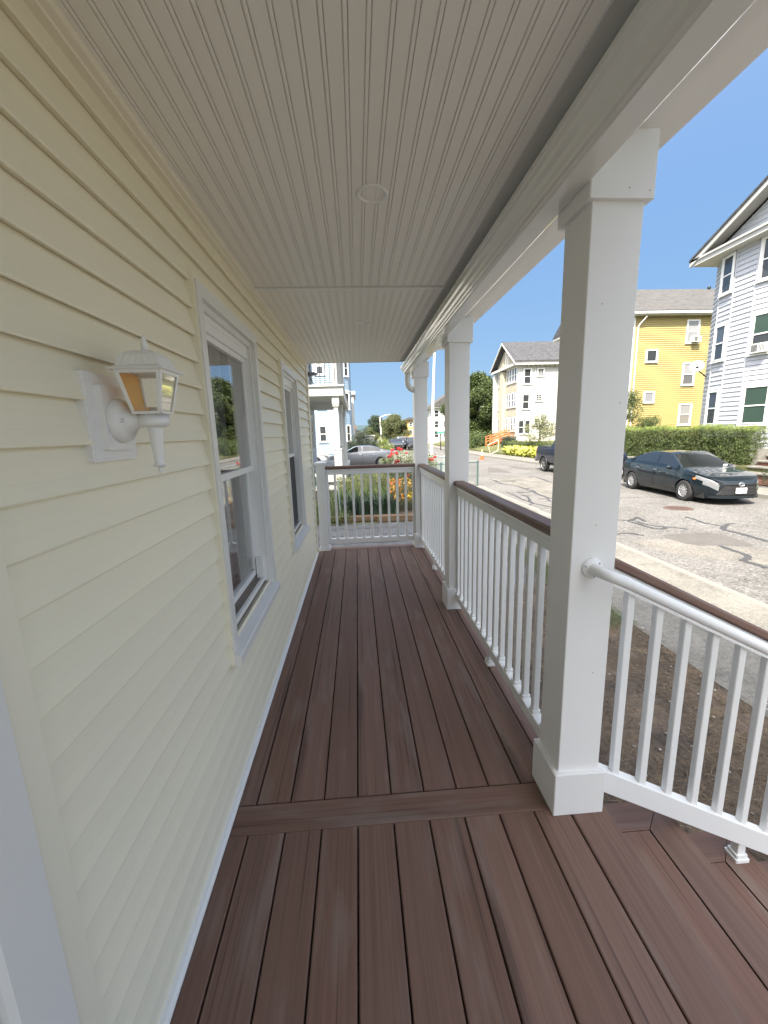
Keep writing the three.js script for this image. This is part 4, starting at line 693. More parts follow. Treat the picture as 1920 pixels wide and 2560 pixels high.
{
  const H = thing('blue_house', 'pale blue clapboard house with a rounded corner bay', 'house'), z0 = -40;
  hull(H, -12, -1.2, -50, z0 - 0.002, -0.9, 10.5, M.blueSide);
  mesh('siding', lapGeo(10.8, -0.3, 10.5, 0.19, 0.055).map((g) => move(g, -12, 0, z0)), M.blueSide, H).userData.kind = 'stuff';
  // bay of facets
  const P = [[-1.2, -39.7], [-0.95, -40.05], [-0.62, -40.35], [-0.42, -40.9], [-0.40, -41.8], [-0.7, -42.6], [-1.2, -43]];
  mesh('bay', prism([...P, [-2, -43], [-2, -39.7]], 'y', -0.5, 10.5), M.blueSide, H);
  const bg = []; for (let y = 0; y < 10.4; y += 0.16) for (let i = 0; i < 4; i++) { const a = P[i], b = P[i + 1], L = Math.hypot(b[0] - a[0], b[1] - a[1]); const g = prism([[0, y], [0.026, y], [0.003, y + 0.16], [0, y + 0.16]], 'x', 0, L); g.rotateY(Math.atan2(-(b[1] - a[1]), b[0] - a[0])); g.translate(a[0], 0, a[1]); bg.push(g); }
  mesh('bay_siding', bg, M.blueSide, H).userData.kind = 'stuff';
  for (const y of [0.88, 3.88, 6.9]) { const k = win(H, 0, 0, 0.40, 1.42, { f: 0.09 }); k.position.set(-0.785, y, -40.2 + 0.03); k.rotation.y = 0.72; }
  for (const [x, y, o] of [[-3.2, 0.92, {}], [-3.2, 7.1, { up: M.blind }], [-6.2, 0.92, {}], [-3.2, 4.0, {}]]) { const k = win(H, 0, 0, 0.62, 1.4, { f: 0.16, ...o }); k.position.set(x, y, z0 + 0.05); }
  mesh('bay_cornice', prism(P.map(([x, z]) => [x + 0.06, z + 0.06]).concat([[-1.5, -43], [-1.5, -39.6]]), 'y', 5.45, 5.6), M.white, H);
  mesh('roof', prism([[-12.5, 10.5], [-0.2, 10.5], [-6, 13.5]], 'z', -50.5, -39.3), M.shingle, H);
}
{
  const H = thing('corner_tower_house', 'white house end with a projecting cornice beyond the blue house', 'house'), z0 = -55;
  hull(H, -9, -0.22, z0 - 8, z0, -1, 6.55, M.whitePaint); mesh('cornice', [bx(-9.2, 0.02, 6.55, 6.98, z0 - 8.2, z0 + 0.25), bx(-9.1, -0.1, 6.4, 6.55, z0 - 8.1, z0 + 0.12)], M.whitePaint, H);
}
// ---------------------------------------------------------------- vehicles (local +z is forward, y up from the road)
const lerpC = (pts, t) => { if (t <= pts[0][0]) return pts[0][1]; for (let i = 1; i < pts.length; i++) if (t <= pts[i][0]) { const [a, p] = pts[i - 1], [b, q] = pts[i]; return p + (q - p) * (t - a) / (b - a); } return pts[pts.length - 1][1]; };
const smoothC = (pts, t) => { const e = 0.05; return (lerpC(pts, t - e) + 2 * lerpC(pts, t) + lerpC(pts, t + e)) / 4; };
M.tyre = std([0.025, 0.025, 0.026], 0.85); M.carGlass = phys([0.008, 0.010, 0.011], 0.04, { clearcoat: 1, clearcoatRoughness: 0.02 }); M.trimBlack = std([0.02, 0.02, 0.021], 0.5);
M.rim = std([0.55, 0.55, 0.56], 0.3, { metalness: 0.75 }); M.lampClear = phys([0.16, 0.165, 0.17], 0.08, { clearcoat: 1, clearcoatRoughness: 0.03 }); M.lampRed = phys([0.45, 0.02, 0.015], 0.1, { clearcoat: 1 }); M.lampAmber = phys([0.75, 0.22, 0.03], 0.15, { clearcoat: 1 });
const paint = (c, met = 0.35) => phys(c, 0.45, { metalness: met, specularIntensity: 0.25, clearcoat: 1, clearcoatRoughness: 0.02 });
function wheel(car, x, z, r, o) {
  const s = Math.sign(x), w = grp('wheel', car, [x, r, z]), W = 0.105;
  const ty = lathe([[r - 0.12, -W], [r - 0.03, -W - 0.005], [r - 0.006, -W + 0.02], [r, -W + 0.05], [r, W - 0.05], [r - 0.006, W - 0.02], [r - 0.03, W + 0.005], [r - 0.12, W]], 36); ty.rotateZ(Math.PI / 2); mesh('tyre', ty, M.tyre, w);
  const q = r - 0.115, rim = [lathe([[0.001, -0.02], [q * 0.9, -0.03], [q + 0.002, -0.01], [q + 0.006, W - 0.01], [q - 0.015, W - 0.012], [q - 0.02, 0.02], [q - 0.03, 0.0]], 30)]; rim[0].rotateZ(-Math.PI / 2 * s); const back = rim.pop();
  mesh('well', back, M.trimBlack, w);
  const sp = [], n = o.spokes || 10;
  for (let i = 0; i < n; i++) { const a = i / n * 2 * Math.PI, g = prism([[-0.026, 0.03], [0.026, 0.03], [o.twist ? 0.05 : 0.018, q], [o.twist ? 0.004 : -0.018, q]], 'x', W - 0.05, W - 0.018); g.rotateX(a); sp.push(g); }
  sp.push(lathe([[0.001, W - 0.008], [0.05, W - 0.012], [0.055, W - 0.04]], 16).rotateZ(-Math.PI / 2), lathe([[q - 0.018, W - 0.05], [q - 0.02, W - 0.012], [q + 0.004, W - 0.010], [q + 0.006, W - 0.05]], 30).rotateZ(-Math.PI / 2));
  const g = join(sp); if (s < 0) g.rotateY(Math.PI); mesh('rim', g, o.rimMat || M.rim, w);
}
function carBody(t, o) {
  const { L, W, top, belt, hwF, wz, wr, cls, mats } = o, N = 110, rows = [], zs = [];
  for (let i = 0; i <= N; i++) zs.push(-L / 2 + L * i / N);
  const sill = o.sill ?? 0.20;
  for (const z of zs) {
    const hw = W / 2 * smoothC(hwF, z), T = smoothC(top, z), B = Math.min(smoothC(belt, z), T - 0.008);
    let yb = lerpC(o.bottom, z); for (const c of wz) { const d = Math.abs(z - c), RA = wr + 0.055; if (d < RA) yb = Math.max(yb, wr - 0.02 + Math.sqrt(RA * RA - d * d)); }
    const cab = Math.min(1, Math.max(0, (T - B - 0.05) / (o.cabH || 0.42))), ex = hw * (0.94 - (o.tumble ?? 0.24) * cab), ey = T - 0.015 - 0.045 * cab;
    const mid = Math.max(yb + 0.02, B - 0.19), s = [[hw * 0.90, yb], [hw * 0.965, Math.max(yb + 0.004, Math.min(sill + 0.12, mid))], [hw * 0.992, Math.max(yb + 0.008, Math.min(sill + 0.25, mid))], [hw, Math.max(yb + 0.012, mid - 0.06)], [hw * 0.988, Math.max(yb + 0.016, mid)], [hw * 0.982, Math.max(yb + 0.02, B - 0.09)], [hw * 0.955, Math.max(yb + 0.024, B - 0.012)], [hw * 0.935, Math.max(yb + 0.028, B)]];
    const n = 4; for (let k = 1; k <= n; k++) { const f = k / n, x0 = hw * 0.935; s.push([x0 + (ex - x0) * f, Math.max(yb + 0.03, B + (ey - B) * f)]); }
    s.push([ex * 0.93, Math.max(ey, T - 0.02 * cab - 0.008)], [ex * 0.6, T - 0.004], [0, T]);
    rows.push(s);
  }
  const bins = {}, K = rows[0].length;
  const add = (key, ...p) => { (bins[key] = bins[key] || []).push(...p.flat()); };
  for (let i = 0; i < N; i++) for (let k = 0; k < K - 1; k++) {
    const zm = (zs[i] + zs[i + 1]) / 2, ym = (rows[i][k][1] + rows[i + 1][k + 1][1]) / 2;
    for (const s of [1, -1]) {
      const q = (a, b) => [s * rows[a][b][0], rows[a][b][1], zs[a]], key = cls(k, zm, ym) , side = ['side_window', 'rear_side_window', 'headlight', 'tail_light', 'marker'].includes(key) ? key + (s > 0 ? '+' : '-') : key;
      const A = q(i, k), B = q(i + 1, k), C = q(i + 1, k + 1), D = q(i, k + 1);
      if (s > 0) add(side, A, C, B, A, D, C); else add(side, A, B, C, A, C, D);
    }
  }
  for (const [i, dir] of [[0, -1], [N, 1]]) { const c = [0, 0.45, zs[i] + dir * 0.015]; for (let k = 0; k < K - 1; k++) for (const s of [1, -1]) add(o.capKey || 'body', c, [s * rows[i][k][0], rows[i][k][1], zs[i]], [s * rows[i][k + 1][0], rows[i][k + 1][1], zs[i]]); }
  for (const key of Object.keys(bins)) {
    const g = new THREE.BufferGeometry(); g.setAttribute('position', new THREE.Float32BufferAttribute(bins[key], 3)); const nm = key.replace(/[+-]$/, '');
    mesh(nm, boxUV(toCreasedNormals(g, 0.5)), mats[nm] || mats.body, t);
  }
  mesh('underbody', bx(-W / 2 * 0.86, W / 2 * 0.86, sill - 0.03, sill + 0.12, -L / 2 + 0.25, L / 2 - 0.35), M.trimBlack, t);
  for (const c of wz) mesh('wheel_well', [bx(-W / 2 * 0.88, W / 2 * 0.88, wr + 0.31, wr + 0.34, c - 0.36, c + 0.36), bx(-0.5, 0.5, sill, wr + 0.3, c - 0.3, c + 0.3)], M.trimBlack, t);
  for (const c of wz) for (const s of [-1, 1]) wheel(t, s * (W / 2 - 0.115), c, wr, o.wheel || {});
}
function sedan(name, label, pos, turn, mat, extra = {}) {
  const t = thing(name, label, 'car', pos, turn);
  carBody(t, {
    L: 4.64, W: 1.78, wz: [-1.40, 1.30], wr: 0.315, sill: 0.20, wheel: { spokes: 10, twist: true },
    bottom: [[-2.32, 0.34], [-2.2, 0.26], [-1.8, 0.20], [1.8, 0.20], [2.2, 0.20], [2.32, 0.22]],
    top: [[-2.32, 0.90], [-2.27, 1.02], [-2.15, 1.08], [-1.80, 1.12], [-1.62, 1.15], [-1.1, 1.36], [-0.75, 1.435], [-0.3, 1.455], [0.15, 1.44], [0.36, 1.40], [1.10, 0.985], [1.3, 0.945], [1.75, 0.88], [2.05, 0.80], [2.22, 0.70], [2.32, 0.58]],
    belt: [[-2.32, 0.80], [-2.2, 0.97], [-1.6, 1.0], [-1.0, 0.985], [0, 0.945], [0.9, 0.905], [1.4, 0.86], [1.8, 0.80], [2.1, 0.72], [2.32, 0.54]],
    hwF: [[-2.32, 0.66], [-2.24, 0.82], [-2.0, 0.94], [-1.6, 0.99], [-1, 1], [1.2, 1], [1.65, 0.97], [1.9, 0.915], [2.1, 0.80], [2.22, 0.66], [2.29, 0.48], [2.32, 0.30]],
    cls: (k, z, y) => (k >= 8 && k <= 10 ? (z > -0.14 && z < 0.86 ? 'side_window' : z > -1.12 && z < -0.22 ? 'rear_side_window' : z > -1.38 && z <= -1.16 ? 'rear_side_window' : 'body') : k >= 12 && z > 0.36 && z < 1.08 ? 'windshield' : k >= 12 && z < -0.86 && z > -1.58 ? 'rear_window' : ((k >= 4 && k <= 6 && z > 1.92) || (k >= 5 && k <= 6 && z > 1.70)) && z < 2.22 ? 'headlight' : k >= 4 && k <= 6 && z < -2.05 ? 'tail_light' : 'body'),
    mats: { body: mat, side_window: M.carGlass, rear_side_window: M.carGlass, windshield: M.carGlass, rear_window: M.carGlass, headlight: M.lampClear, tail_light: M.lampRed }, ...extra,
  });
  for (const s of [-1, 1]) {
    const g = new THREE.SphereGeometry(0.1, 14, 10); g.scale(0.95, 0.62, 0.55); mesh('mirror', [move(g, s * 0.965, 0.98, 0.72), rod([s * 0.86, 0.93, 0.72], [s * 0.93, 0.96, 0.72], 0.025)], mat, t);
    for (const z of [-0.05, -1.0]) mesh('door_handle', cbx(s * 0.895 - 0.018, s * 0.895 + 0.018, 0.835, 0.862, z - 0.10, z + 0.10, 0.008, 'z'), M.chrome, t);
    mesh('marker_light', bx(s * 0.865 - 0.01, s * 0.865 + 0.01, 0.70, 0.755, 1.66, 1.74), M.lampAmber, t);
    for (const [z, a, b] of [[0.93, 0.30, 0.90], [-0.18, 0.28, 0.94], [-1.06, 0.66, 0.98]]) mesh('door_seam', bx(s * 0.891 - 0.003, s * 0.891 + 0.003, a, b, z - 0.006, z + 0.006), M.trimBlack, t);
  }
  return t;
}
{
  const c = sedan('dark_sedan', 'dark teal sedan with white plate parked facing the porch side of the road', [10.92, GY + 0.003, -13.09], -0.07, paint([0.0045, 0.010, 0.014], 0.2));
  // nose: grille slats, lower bumper, plate, emblem
  const zAt = (x) => { x = Math.abs(x) / 0.89; const t = [[0, 2.335], [0.30, 2.325], [0.48, 2.295], [0.66, 2.225], [0.80, 2.105], [0.92, 1.9]]; return lerpC(t, x); };
  const arc = (w0, w1, y0, y1, off, th) => { const pos = [], N = 28; for (let i = 0; i < N; i++) { const P = (i, top, b) => { const x = (-1 + 2 * i / N) * (top ? w1 : w0); return [x, top ? y1 : y0, zAt(x) + off - (b ? th : 0)]; }; const A = P(i, 0), B = P(i + 1, 0), C = P(i + 1, 1), D = P(i, 1), A2 = P(i, 0, 1), B2 = P(i + 1, 0, 1), C2 = P(i + 1, 1, 1), D2 = P(i, 1, 1); pos.push(...A, ...B, ...C, ...A, ...C, ...D, ...D, ...C, ...C2, ...D, ...C2, ...D2, ...A, ...A2, ...B2, ...A, ...B2, ...B); } const g = new THREE.BufferGeometry(); g.setAttribute('position', new THREE.Float32BufferAttribute(pos, 3)); g.computeVertexNormals(); return boxUV(g); };
  mesh('grille', arc(0.60, 0.44, 0.30, 0.55, 0.012, 0.06), M.trimBlack, c); mesh('upper_grille', arc(0.5, 0.56, 0.585, 0.615, 0.012, 0.05), M.trimBlack, c);
  for (let i = 0; i < 5; i++) mesh('grille_slat', arc(0.56 - i * 0.03, 0.555 - i * 0.03, 0.325 + i * 0.042, 0.336 + i * 0.042, 0.022, 0.012), std([0.04, 0.04, 0.043], 0.3), c);
  mesh('bumper_lip', arc(0.72, 0.74, 0.20, 0.285, 0.03, 0.08), paint([0.006, 0.011, 0.014], 0.1), c);
  const cv = document.createElement('canvas'); cv.width = 256; cv.height = 128; const x = cv.getContext('2d'); x.fillStyle = '#eeeae6'; x.fillRect(0, 0, 256, 128); x.fillStyle = '#a8484a'; x.font = 'bold 64px sans-serif'; x.textAlign = 'center'; x.fillText('8FA 291', 128, 92); x.fillStyle = '#7a6a6a'; x.fillRect(70, 18, 116, 8);
  const ct = new THREE.CanvasTexture(cv); ct.colorSpace = THREE.SRGBColorSpace;
  const pg = new THREE.PlaneGeometry(0.305, 0.152); mesh('licence_plate', move(pg, 0, 0.43, 2.372), std(WHITE, 0.4, { map: ct }), c); mesh('plate_holder', bx(-0.16, 0.16, 0.35, 0.51, 2.33, 2.3695), M.trimBlack, c);
  const el = (rx, ry, r) => { const g = new THREE.TorusGeometry(1, r / rx, 8, 28); g.scale(rx, ry, rx); return g; };
  mesh('emblem', [el(0.075, 0.052, 0.011), el(0.026, 0.05, 0.008), move(el(0.055, 0.02, 0.008), 0, 0.022, 0)].map((g) => move(g, 0, 0.60, 2.352)), M.chrome, c);
  mesh('sticker', bx(0.50, 0.62, 1.02, 1.06, 1.03, 1.035), M.white, c);
}
sedan('silver_sedan', 'silver sedan parked across the driveway behind the chain link fence', [0.15, -0.697, -28.6], -Math.PI / 2, paint([0.26, 0.265, 0.28], 0.6));
sedan('white_sedan', 'white car parked beside the blue house behind the porch columns', [-4.4, -0.697, -31.6], Math.PI / 2, paint([0.62, 0.64, 0.66], 0.1));
{ // pickup truck: bed, cab, big wheels
  const t = thing('pickup_truck', 'dark blue pickup truck parked behind the dark sedan', 'truck', [11.0, GY + 0.003, -20.0], -0.04), mat = paint([0.007, 0.010, 0.022], 0.15);
  carBody(t, {
    L: 5.75, W: 1.98, wz: [-1.72, 1.78], wr: 0.40, sill: 0.42, tumble: 0.16, cabH: 0.55, wheel: { spokes: 6, rimMat: std([0.30, 0.30, 0.31], 0.35, { metalness: 0.7 }) },
    bottom: [[-2.87, 0.62], [-2.5, 0.50], [2.5, 0.46], [2.87, 0.5]],
    top: [[-2.87, 1.30], [-2.84, 1.36], [-0.92, 1.36], [-0.88, 1.38], [-0.78, 1.86], [-0.4, 1.92], [0.5, 1.90], [0.75, 1.84], [1.42, 1.34], [1.6, 1.30], [2.5, 1.22], [2.8, 1.12], [2.87, 0.95]],
    belt: [[-2.87, 1.28], [-0.9, 1.30], [0, 1.28], [1.4, 1.25], [2.5, 1.16], [2.87, 0.92]],
    hwF: [[-2.87, 0.95], [-2.7, 0.985], [-2, 1], [2.0, 1], [2.5, 0.96], [2.87, 0.86]],
    cls: (k, z) => (k >= 8 && k <= 10 && ((z > 0.22 && z < 1.2) || (z > -0.7 && z < 0.12)) ? 'side_window' : k >= 12 && z > 0.74 && z < 1.42 ? 'windshield' : k >= 12 && z < -0.8 && z > -0.9 ? 'rear_window' : k >= 3 && k <= 6 && z > 2.6 ? 'headlight' : k >= 4 && k <= 6 && z < -2.74 ? 'tail_light' : 'body'),
    mats: { body: mat, side_window: M.carGlass, windshield: M.carGlass, rear_window: M.carGlass, headlight: M.lampClear, tail_light: M.lampRed },
  });
  mesh('bed_floor', bx(-0.82, 0.82, 1.361, 1.366, -2.75, -1.0), M.trimBlack, t);
  mesh('rear_bumper', cbx(-0.95, 0.95, 0.50, 0.72, -3.02, -2.84, 0.03, 'x'), std([0.12, 0.12, 0.13], 0.4), t); mesh('front_bumper', cbx(-0.92, 0.92, 0.46, 0.72, 2.86, 3.0, 0.03, 'x'), M.trimBlack, t);
  mesh('grille', bx(-0.6, 0.6, 0.74, 1.05, 2.87, 2.9), M.trimBlack, t);
  for (const s of [-1, 1]) { mesh('mirror', [cbx(s * 1.08 - 0.08, s * 1.08 + 0.08, 1.30, 1.50, 1.02, 1.12, 0.02)], mat, t); mesh('arch_trim', (() => { const p = []; for (const c of [-1.72, 1.78]) { const q = []; for (let i = 0; i <= 14; i++) { const a = Math.PI * i / 14; q.push([s * 0.985, 0.40 + 0.46 * Math.sin(a), c + 0.46 * Math.cos(a)]); } p.push(tube(q, 0.03, 28, 6)); } return p; })(), M.trimBlack, t); }
}
{ // vehicles parked far down the street
  const mk = (label, x, z, col, h) => { const t = thing('parked_suv', label, 'car', [x, GY + 0.003, z], 0.05, 'cars parked far down the street');
    carBody(t, { L: 4.5, W: 1.85, wz: [-1.35, 1.35], wr: 0.35, sill: 0.28, tumble: 0.16, cabH: 0.5, bottom: [[-2.25, 0.4], [2.25, 0.35]],
      top: [[-2.25, 1.0], [-2.2, 1.3], [-1.95, h - 0.05], [-0.5, h], [0.4, h - 0.05], [1.15, 1.08], [1.9, 0.98], [2.2, 0.82], [2.25, 0.7]], belt: [[-2.25, 0.95], [0.9, 0.98], [1.6, 0.92], [2.25, 0.66]], hwF: [[-2.25, 0.9], [-2, 1], [1.8, 0.98], [2.25, 0.8]],
      cls: (k, z) => (k >= 8 && k <= 10 && z < 0.95 && z > -1.9 ? 'side_window' : k >= 12 && z > 0.42 && z < 1.12 ? 'windshield' : k >= 3 && k <= 6 && z > 1.95 ? 'headlight' : 'body'), mats: { body: paint(col, 0.2), side_window: M.carGlass, windshield: M.carGlass, headlight: M.lampClear } });
    mesh('grille', bx(-0.5, 0.5, 0.45, 0.72, 2.2, 2.27), M.trimBlack, t); };
  mk('dark grey hatchback parked at the end of the street beside a white car', 5.35, -57, [0.05, 0.055, 0.06], 1.5); mk('white sport utility car parked between two dark cars far away', 6.55, -60, [0.66, 0.67, 0.68], 1.72); mk('black sport utility car parked beside a distant white car', 7.4, -55.5, [0.02, 0.022, 0.026], 1.68);
}
// ---------------------------------------------------------------- street furniture
{
  const c = onY(GY, 1204.5, 1148.8), t = thing('traffic_cone', 'orange traffic cone with pale collar standing on the road', 'traffic cone', [c.x, GY, c.z]), o = std([0.75, 0.10, 0.025], 0.6);
  mesh('base', cbx(-0.23, 0.23, 0.001, 0.04, -0.23, 0.23, 0.03), o, t); mesh('cone', lathe([[0.155, 0.04], [0.11, 0.34], [0.108, 0.34]], 24), o, t); mesh('collar', lathe([[0.112, 0.34], [0.066, 0.58], [0.064, 0.58]], 24), std([0.72, 0.62, 0.45], 0.5), t); mesh('tip', lathe([[0.062, 0.58], [0.03, 0.80], [0.0005, 0.81]], 20), std([0.75, 0.35, 0.18], 0.6), t);
}
{
  const t = thing('street_lamp', 'tall pale leaning street lamp pole between two porch posts', 'street lamp', [5.22, GY, -29]);
  mesh('pole', (() => { const g = lathe([[0.13, 0], [0.12, 0.4], [0.095, 4], [0.075, 7.75], [0.0005, 7.76]], 14); return shearX(g, 0.037); })(), std([0.62, 0.63, 0.62], 0.5), t);
  mesh('arm', tube([[0.285, 7.7, 0], [0.7, 7.82, 0], [1.4, 7.95, 0], [2.1, 8.0, 0]], 0.045, 20, 8), std([0.62, 0.63, 0.62], 0.5), t); mesh('lamp_head', move(new THREE.SphereGeometry(0.2, 14, 8).scale(1.5, 0.4, 0.7), 2.35, 7.98, 0), std([0.5, 0.5, 0.5], 0.5), t);
  const u = thing('street_lamp', 'far street lamp with curved arm rising in front of the trees', 'street lamp', [6.62, GY, -110]);
  mesh('pole', shearX(lathe([[0.22, 0], [0.18, 6.4], [0.0005, 6.45]], 10), -0.06), std([0.68, 0.67, 0.63], 0.5), u); mesh('arm', tube([[-0.38, 6.35, 0], [0.6, 6.75, 0], [1.5, 7.0, 0], [2.5, 7.02, 0]], 0.10, 20, 6), std([0.68, 0.67, 0.63], 0.5), u);
  const w = thing('street_lamp', 'smallest and most distant street lamp above the flat roofed building', 'street lamp', [6.05, GY, -150]);
  mesh('pole', lathe([[0.2, 0], [0.16, 3.9], [0.0005, 3.95]], 10), std([0.68, 0.67, 0.63], 0.5), w); mesh('arm', tube([[0, 3.85, 0], [0.7, 4.15, 0], [2.1, 4.22, 0]], 0.10, 16, 6), std([0.68, 0.67, 0.63], 0.5), w);
}
function shearX(g, k) { const p = g.attributes.position; for (let i = 0; i < p.count; i++) p.setX(i, p.getX(i) + k * p.getY(i)); return g; }
{
  const t = thing('street_sign', 'green street name sign on a dark post at the far corner', 'street sign', [9.93, -0.665, -48.7]);
  mesh('post', rod([0, 0, 0], [0, 1.95, 0], 0.06, 8), M.iron, t); const b = std([0.05, 0.32, 0.20], 0.4); mesh('name_plate', bx(-0.45, 0.45, 1.98, 2.2, -0.015, 0.015), b, t); mesh('cross_plate', bx(-0.015, 0.015, 1.75, 1.96, -0.45, 0.45), b, t);
}
function chainFence(label, a, b, y0, h, mat, sp = 0.075, posts = 4) {
  const t = thing('chain_link_fence', label, 'fence'), L = Math.hypot(b[0] - a[0], b[1] - a[1]), P = (s, y) => [a[0] + (b[0] - a[0]) * s / L, y, a[1] + (b[1] - a[1]) * s / L];
  const w = []; for (let s = -h; s < L; s += sp) for (const d of [1, -1]) { let s0 = d > 0 ? s : s + h, s1 = d > 0 ? s + h : s, u0 = 0, u1 = h; const lo = Math.min(s0, s1), hi = Math.max(s0, s1); if (lo < 0) { const c = -lo; if (d > 0) { s0 = 0; u0 = c; } else { s1 = 0; u1 = h - c; } } if (hi > L) { const c = hi - L; if (d > 0) { s1 = L; u1 = h - c; } else { s0 = L; u0 = c; } } if (u1 - u0 > 0.02) w.push(rod(P(s0, y0 + u0), P(s1, y0 + u1), 0.0035, 3)); }
  mesh('wire_mesh', w, mat, t).userData.kind = 'stuff';
  mesh('top_rail', rod(P(0, y0 + h), P(L, y0 + h), 0.021, 8), mat, t);
  for (let i = 0; i <= posts; i++) { const s = L * i / posts; mesh('post', [rod(P(s, y0 - 0.12), P(s, y0 + h + 0.04), 0.036, 10), move(new THREE.SphereGeometry(0.042, 10, 8), ...P(s, y0 + h + 0.05))], mat, t); }
  return t;
}
const greenVinyl = std([0.055, 0.10, 0.095], 0.45), galv = std([0.42, 0.50, 0.49], 0.45, { metalness: 0.3 });
chainFence('green chain link fence ending in a thick post beside the road', [4.94, -16.65], [-1.6, -14.85], -0.70, 0.95, greenVinyl);
chainFence('pale galvanised chain link fence along the pavement', [4.55, -17.6], [3.55, -24.2], -0.70, 1.0, galv, 0.085, 3);
// ---------------------------------------------------------------- vegetation
function leafGeo(n, size, ratio, seed, fold = 0.25) { // n folded leaves scattered in a unit clump
  const r = rng(seed), pos = [];
  for (let i = 0; i < n; i++) {
    const c = V(rr(-1, 1, r), rr(-1, 1, r), rr(-1, 1, r)).multiplyScalar(0.62), q = new THREE.Quaternion().setFromEuler(new THREE.Euler(rr(-1.1, 1.1, r), rr(0, 6.28, r), rr(-1.1, 1.1, r)));
    const l = size * rr(0.7, 1.3, r), w = l * ratio, P = [[-l / 2, 0, 0], [-l * 0.1, fold * w * 0.5, w / 2], [-l * 0.1, fold * w * 0.5, -w / 2], [l / 2, -0.06 * l, 0], [l * 0.22, 0.3 * fold * w, w * 0.36], [l * 0.22, 0.3 * fold * w, -w * 0.36]].map((p) => V(...p).applyQuaternion(q).add(c));
    for (const [a, b, d] of [[0, 1, 2], [2, 1, 4], [2, 4, 5], [5, 4, 3]]) pos.push(...P[a].toArray(), ...P[b].toArray(), ...P[d].toArray());
  }
  const g = new THREE.BufferGeometry(); g.setAttribute('position', new THREE.Float32BufferAttribute(pos, 3)); g.computeVertexNormals(); g.setAttribute('uv', new THREE.Float32BufferAttribute(new Float32Array(pos.length / 3 * 2), 2)); return g;
}
const leafMat = phys([1, 1, 1], 0.62, { transmission: 0.12, thickness: 0 });
const leafDry = std([1, 1, 1], 0.8);
function scatter(name, parent, geo, mat, items, pal, seed, jitter = 0.25) { // items: [x,y,z,scale]
  const r = rng(seed), im = new THREE.InstancedMesh(geo, mat, items.length), m = new THREE.Matrix4(), q = new THREE.Quaternion(), c = new THREE.Color();
  items.forEach(([x, y, z, s, k], i) => { q.setFromEuler(new THREE.Euler(rr(-0.5, 0.5, r), rr(0, 6.28, r), rr(-0.5, 0.5, r))); m.compose(V(x, y, z), q, V(s, s, s)); im.setMatrixAt(i, m); const p = pal[k ?? Math.floor(r() * pal.length)], j = 1 + rr(-jitter, jitter, r); im.setColorAt(i, c.setRGB(p[0] * j, p[1] * j, p[2] * j)); });
  im.name = name; im.userData.kind = 'stuff'; im.castShadow = im.receiveShadow = true; parent.add(im); return im;
}
function blobItems(r, blobs, per, s0, s1) { // leaf clumps in the outer shell of each blob
  const out = []; for (const [x, y, z, rx, ry, rz] of blobs) { const n = Math.round(per * Math.cbrt(rx * ry * rz) ** 2); for (let i = 0; i < n; i++) { const d = V(rr(-1, 1, r), rr(-1, 1, r), rr(-1, 1, r)).normalize(), k = Math.pow(rr(0.25, 1, r), 0.5) * rr(0.92, 1.1, r); out.push([x + d.x * rx * k, y + d.y * ry * k, z + d.z * rz * k, rr(s0, s1, r)]); } } return out;
}
function tree(label, cat, pos, H, rx, rz, o) {
  const t = thing(o.name || 'tree', label, cat, pos, 0, o.group), r = rng(o.seed), blobs = [], y0 = o.y0 ?? H * 0.25;
  const br = [lathe([[0.05 * rx + 0.03, -0.3], [0.045 * rx + 0.02, y0], [0.02 * rx, H * 0.75]], 9)];
  for (let i = 0; i < o.n; i++) { const a = rr(0, 6.283, r), u = Math.pow(r(), 0.6), f = r(), env = o.shape ? o.shape(f) : Math.sqrt(Math.max(0.08, 1 - Math.pow(2 * f - 0.85, 2))), y = y0 + (H - y0) * f * 0.95, b = o.b * rr(0.7, 1.25, r); const x = Math.cos(a) * u * rx * env, z = Math.sin(a) * u * rz * env; blobs.push([x, y, z, b, b * 0.72, b]); if (i % 3 === 0) br.push(rod([0, Math.min(y * 0.8, H * 0.6), 0], [x * 0.9, y, z * 0.9], 0.012 * rx + 0.01, 5)); }
  mesh('trunk', br, std([0.09, 0.07, 0.055], 0.9), t);
  scatter('crown', t, o.geo, o.mat || leafMat, blobItems(r, blobs, o.per, o.s * 0.7, o.s * 1.3), o.pal, o.seed + 1); return t;
}
const LG = { big: leafGeo(9, 0.55, 0.55, 1), mid: leafGeo(12, 0.42, 0.5, 2), fine: leafGeo(14, 0.34, 0.42, 3), needle: leafGeo(16, 0.6, 0.14, 4) };
const PAL = { maple: [[0.055, 0.085, 0.018], [0.07, 0.105, 0.022], [0.095, 0.125, 0.03], [0.04, 0.065, 0.016]], oak: [[0.09, 0.12, 0.035], [0.12, 0.14, 0.05], [0.07, 0.095, 0.03], [0.14, 0.13, 0.06]], pine: [[0.03, 0.052, 0.022], [0.04, 0.065, 0.026], [0.026, 0.044, 0.02]], hedge: [[0.075, 0.11, 0.025], [0.10, 0.14, 0.032], [0.06, 0.085, 0.022], [0.085, 0.105, 0.035]], lime: [[0.20, 0.27, 0.045], [0.26, 0.32, 0.06], [0.15, 0.21, 0.04]], hosta: [[0.42, 0.42, 0.06], [0.34, 0.38, 0.06], [0.50, 0.48, 0.10]], dark: [[0.018, 0.032, 0.014], [0.026, 0.042, 0.018], [0.035, 0.052, 0.02]], rose: [[0.10, 0.13, 0.05], [0.15, 0.18, 0.06], [0.07, 0.10, 0.035], [0.20, 0.22, 0.10]] };
tree('large dark green maple beside the three storey house', 'tree', [18.3, 0.0, -62], 9.9, 4.6, 4.6, { name: 'maple_tree', seed: 31, n: 60, b: 1.35, per: 150, s: 0.42, y0: 0.7, geo: LG.big, pal: PAL.maple });
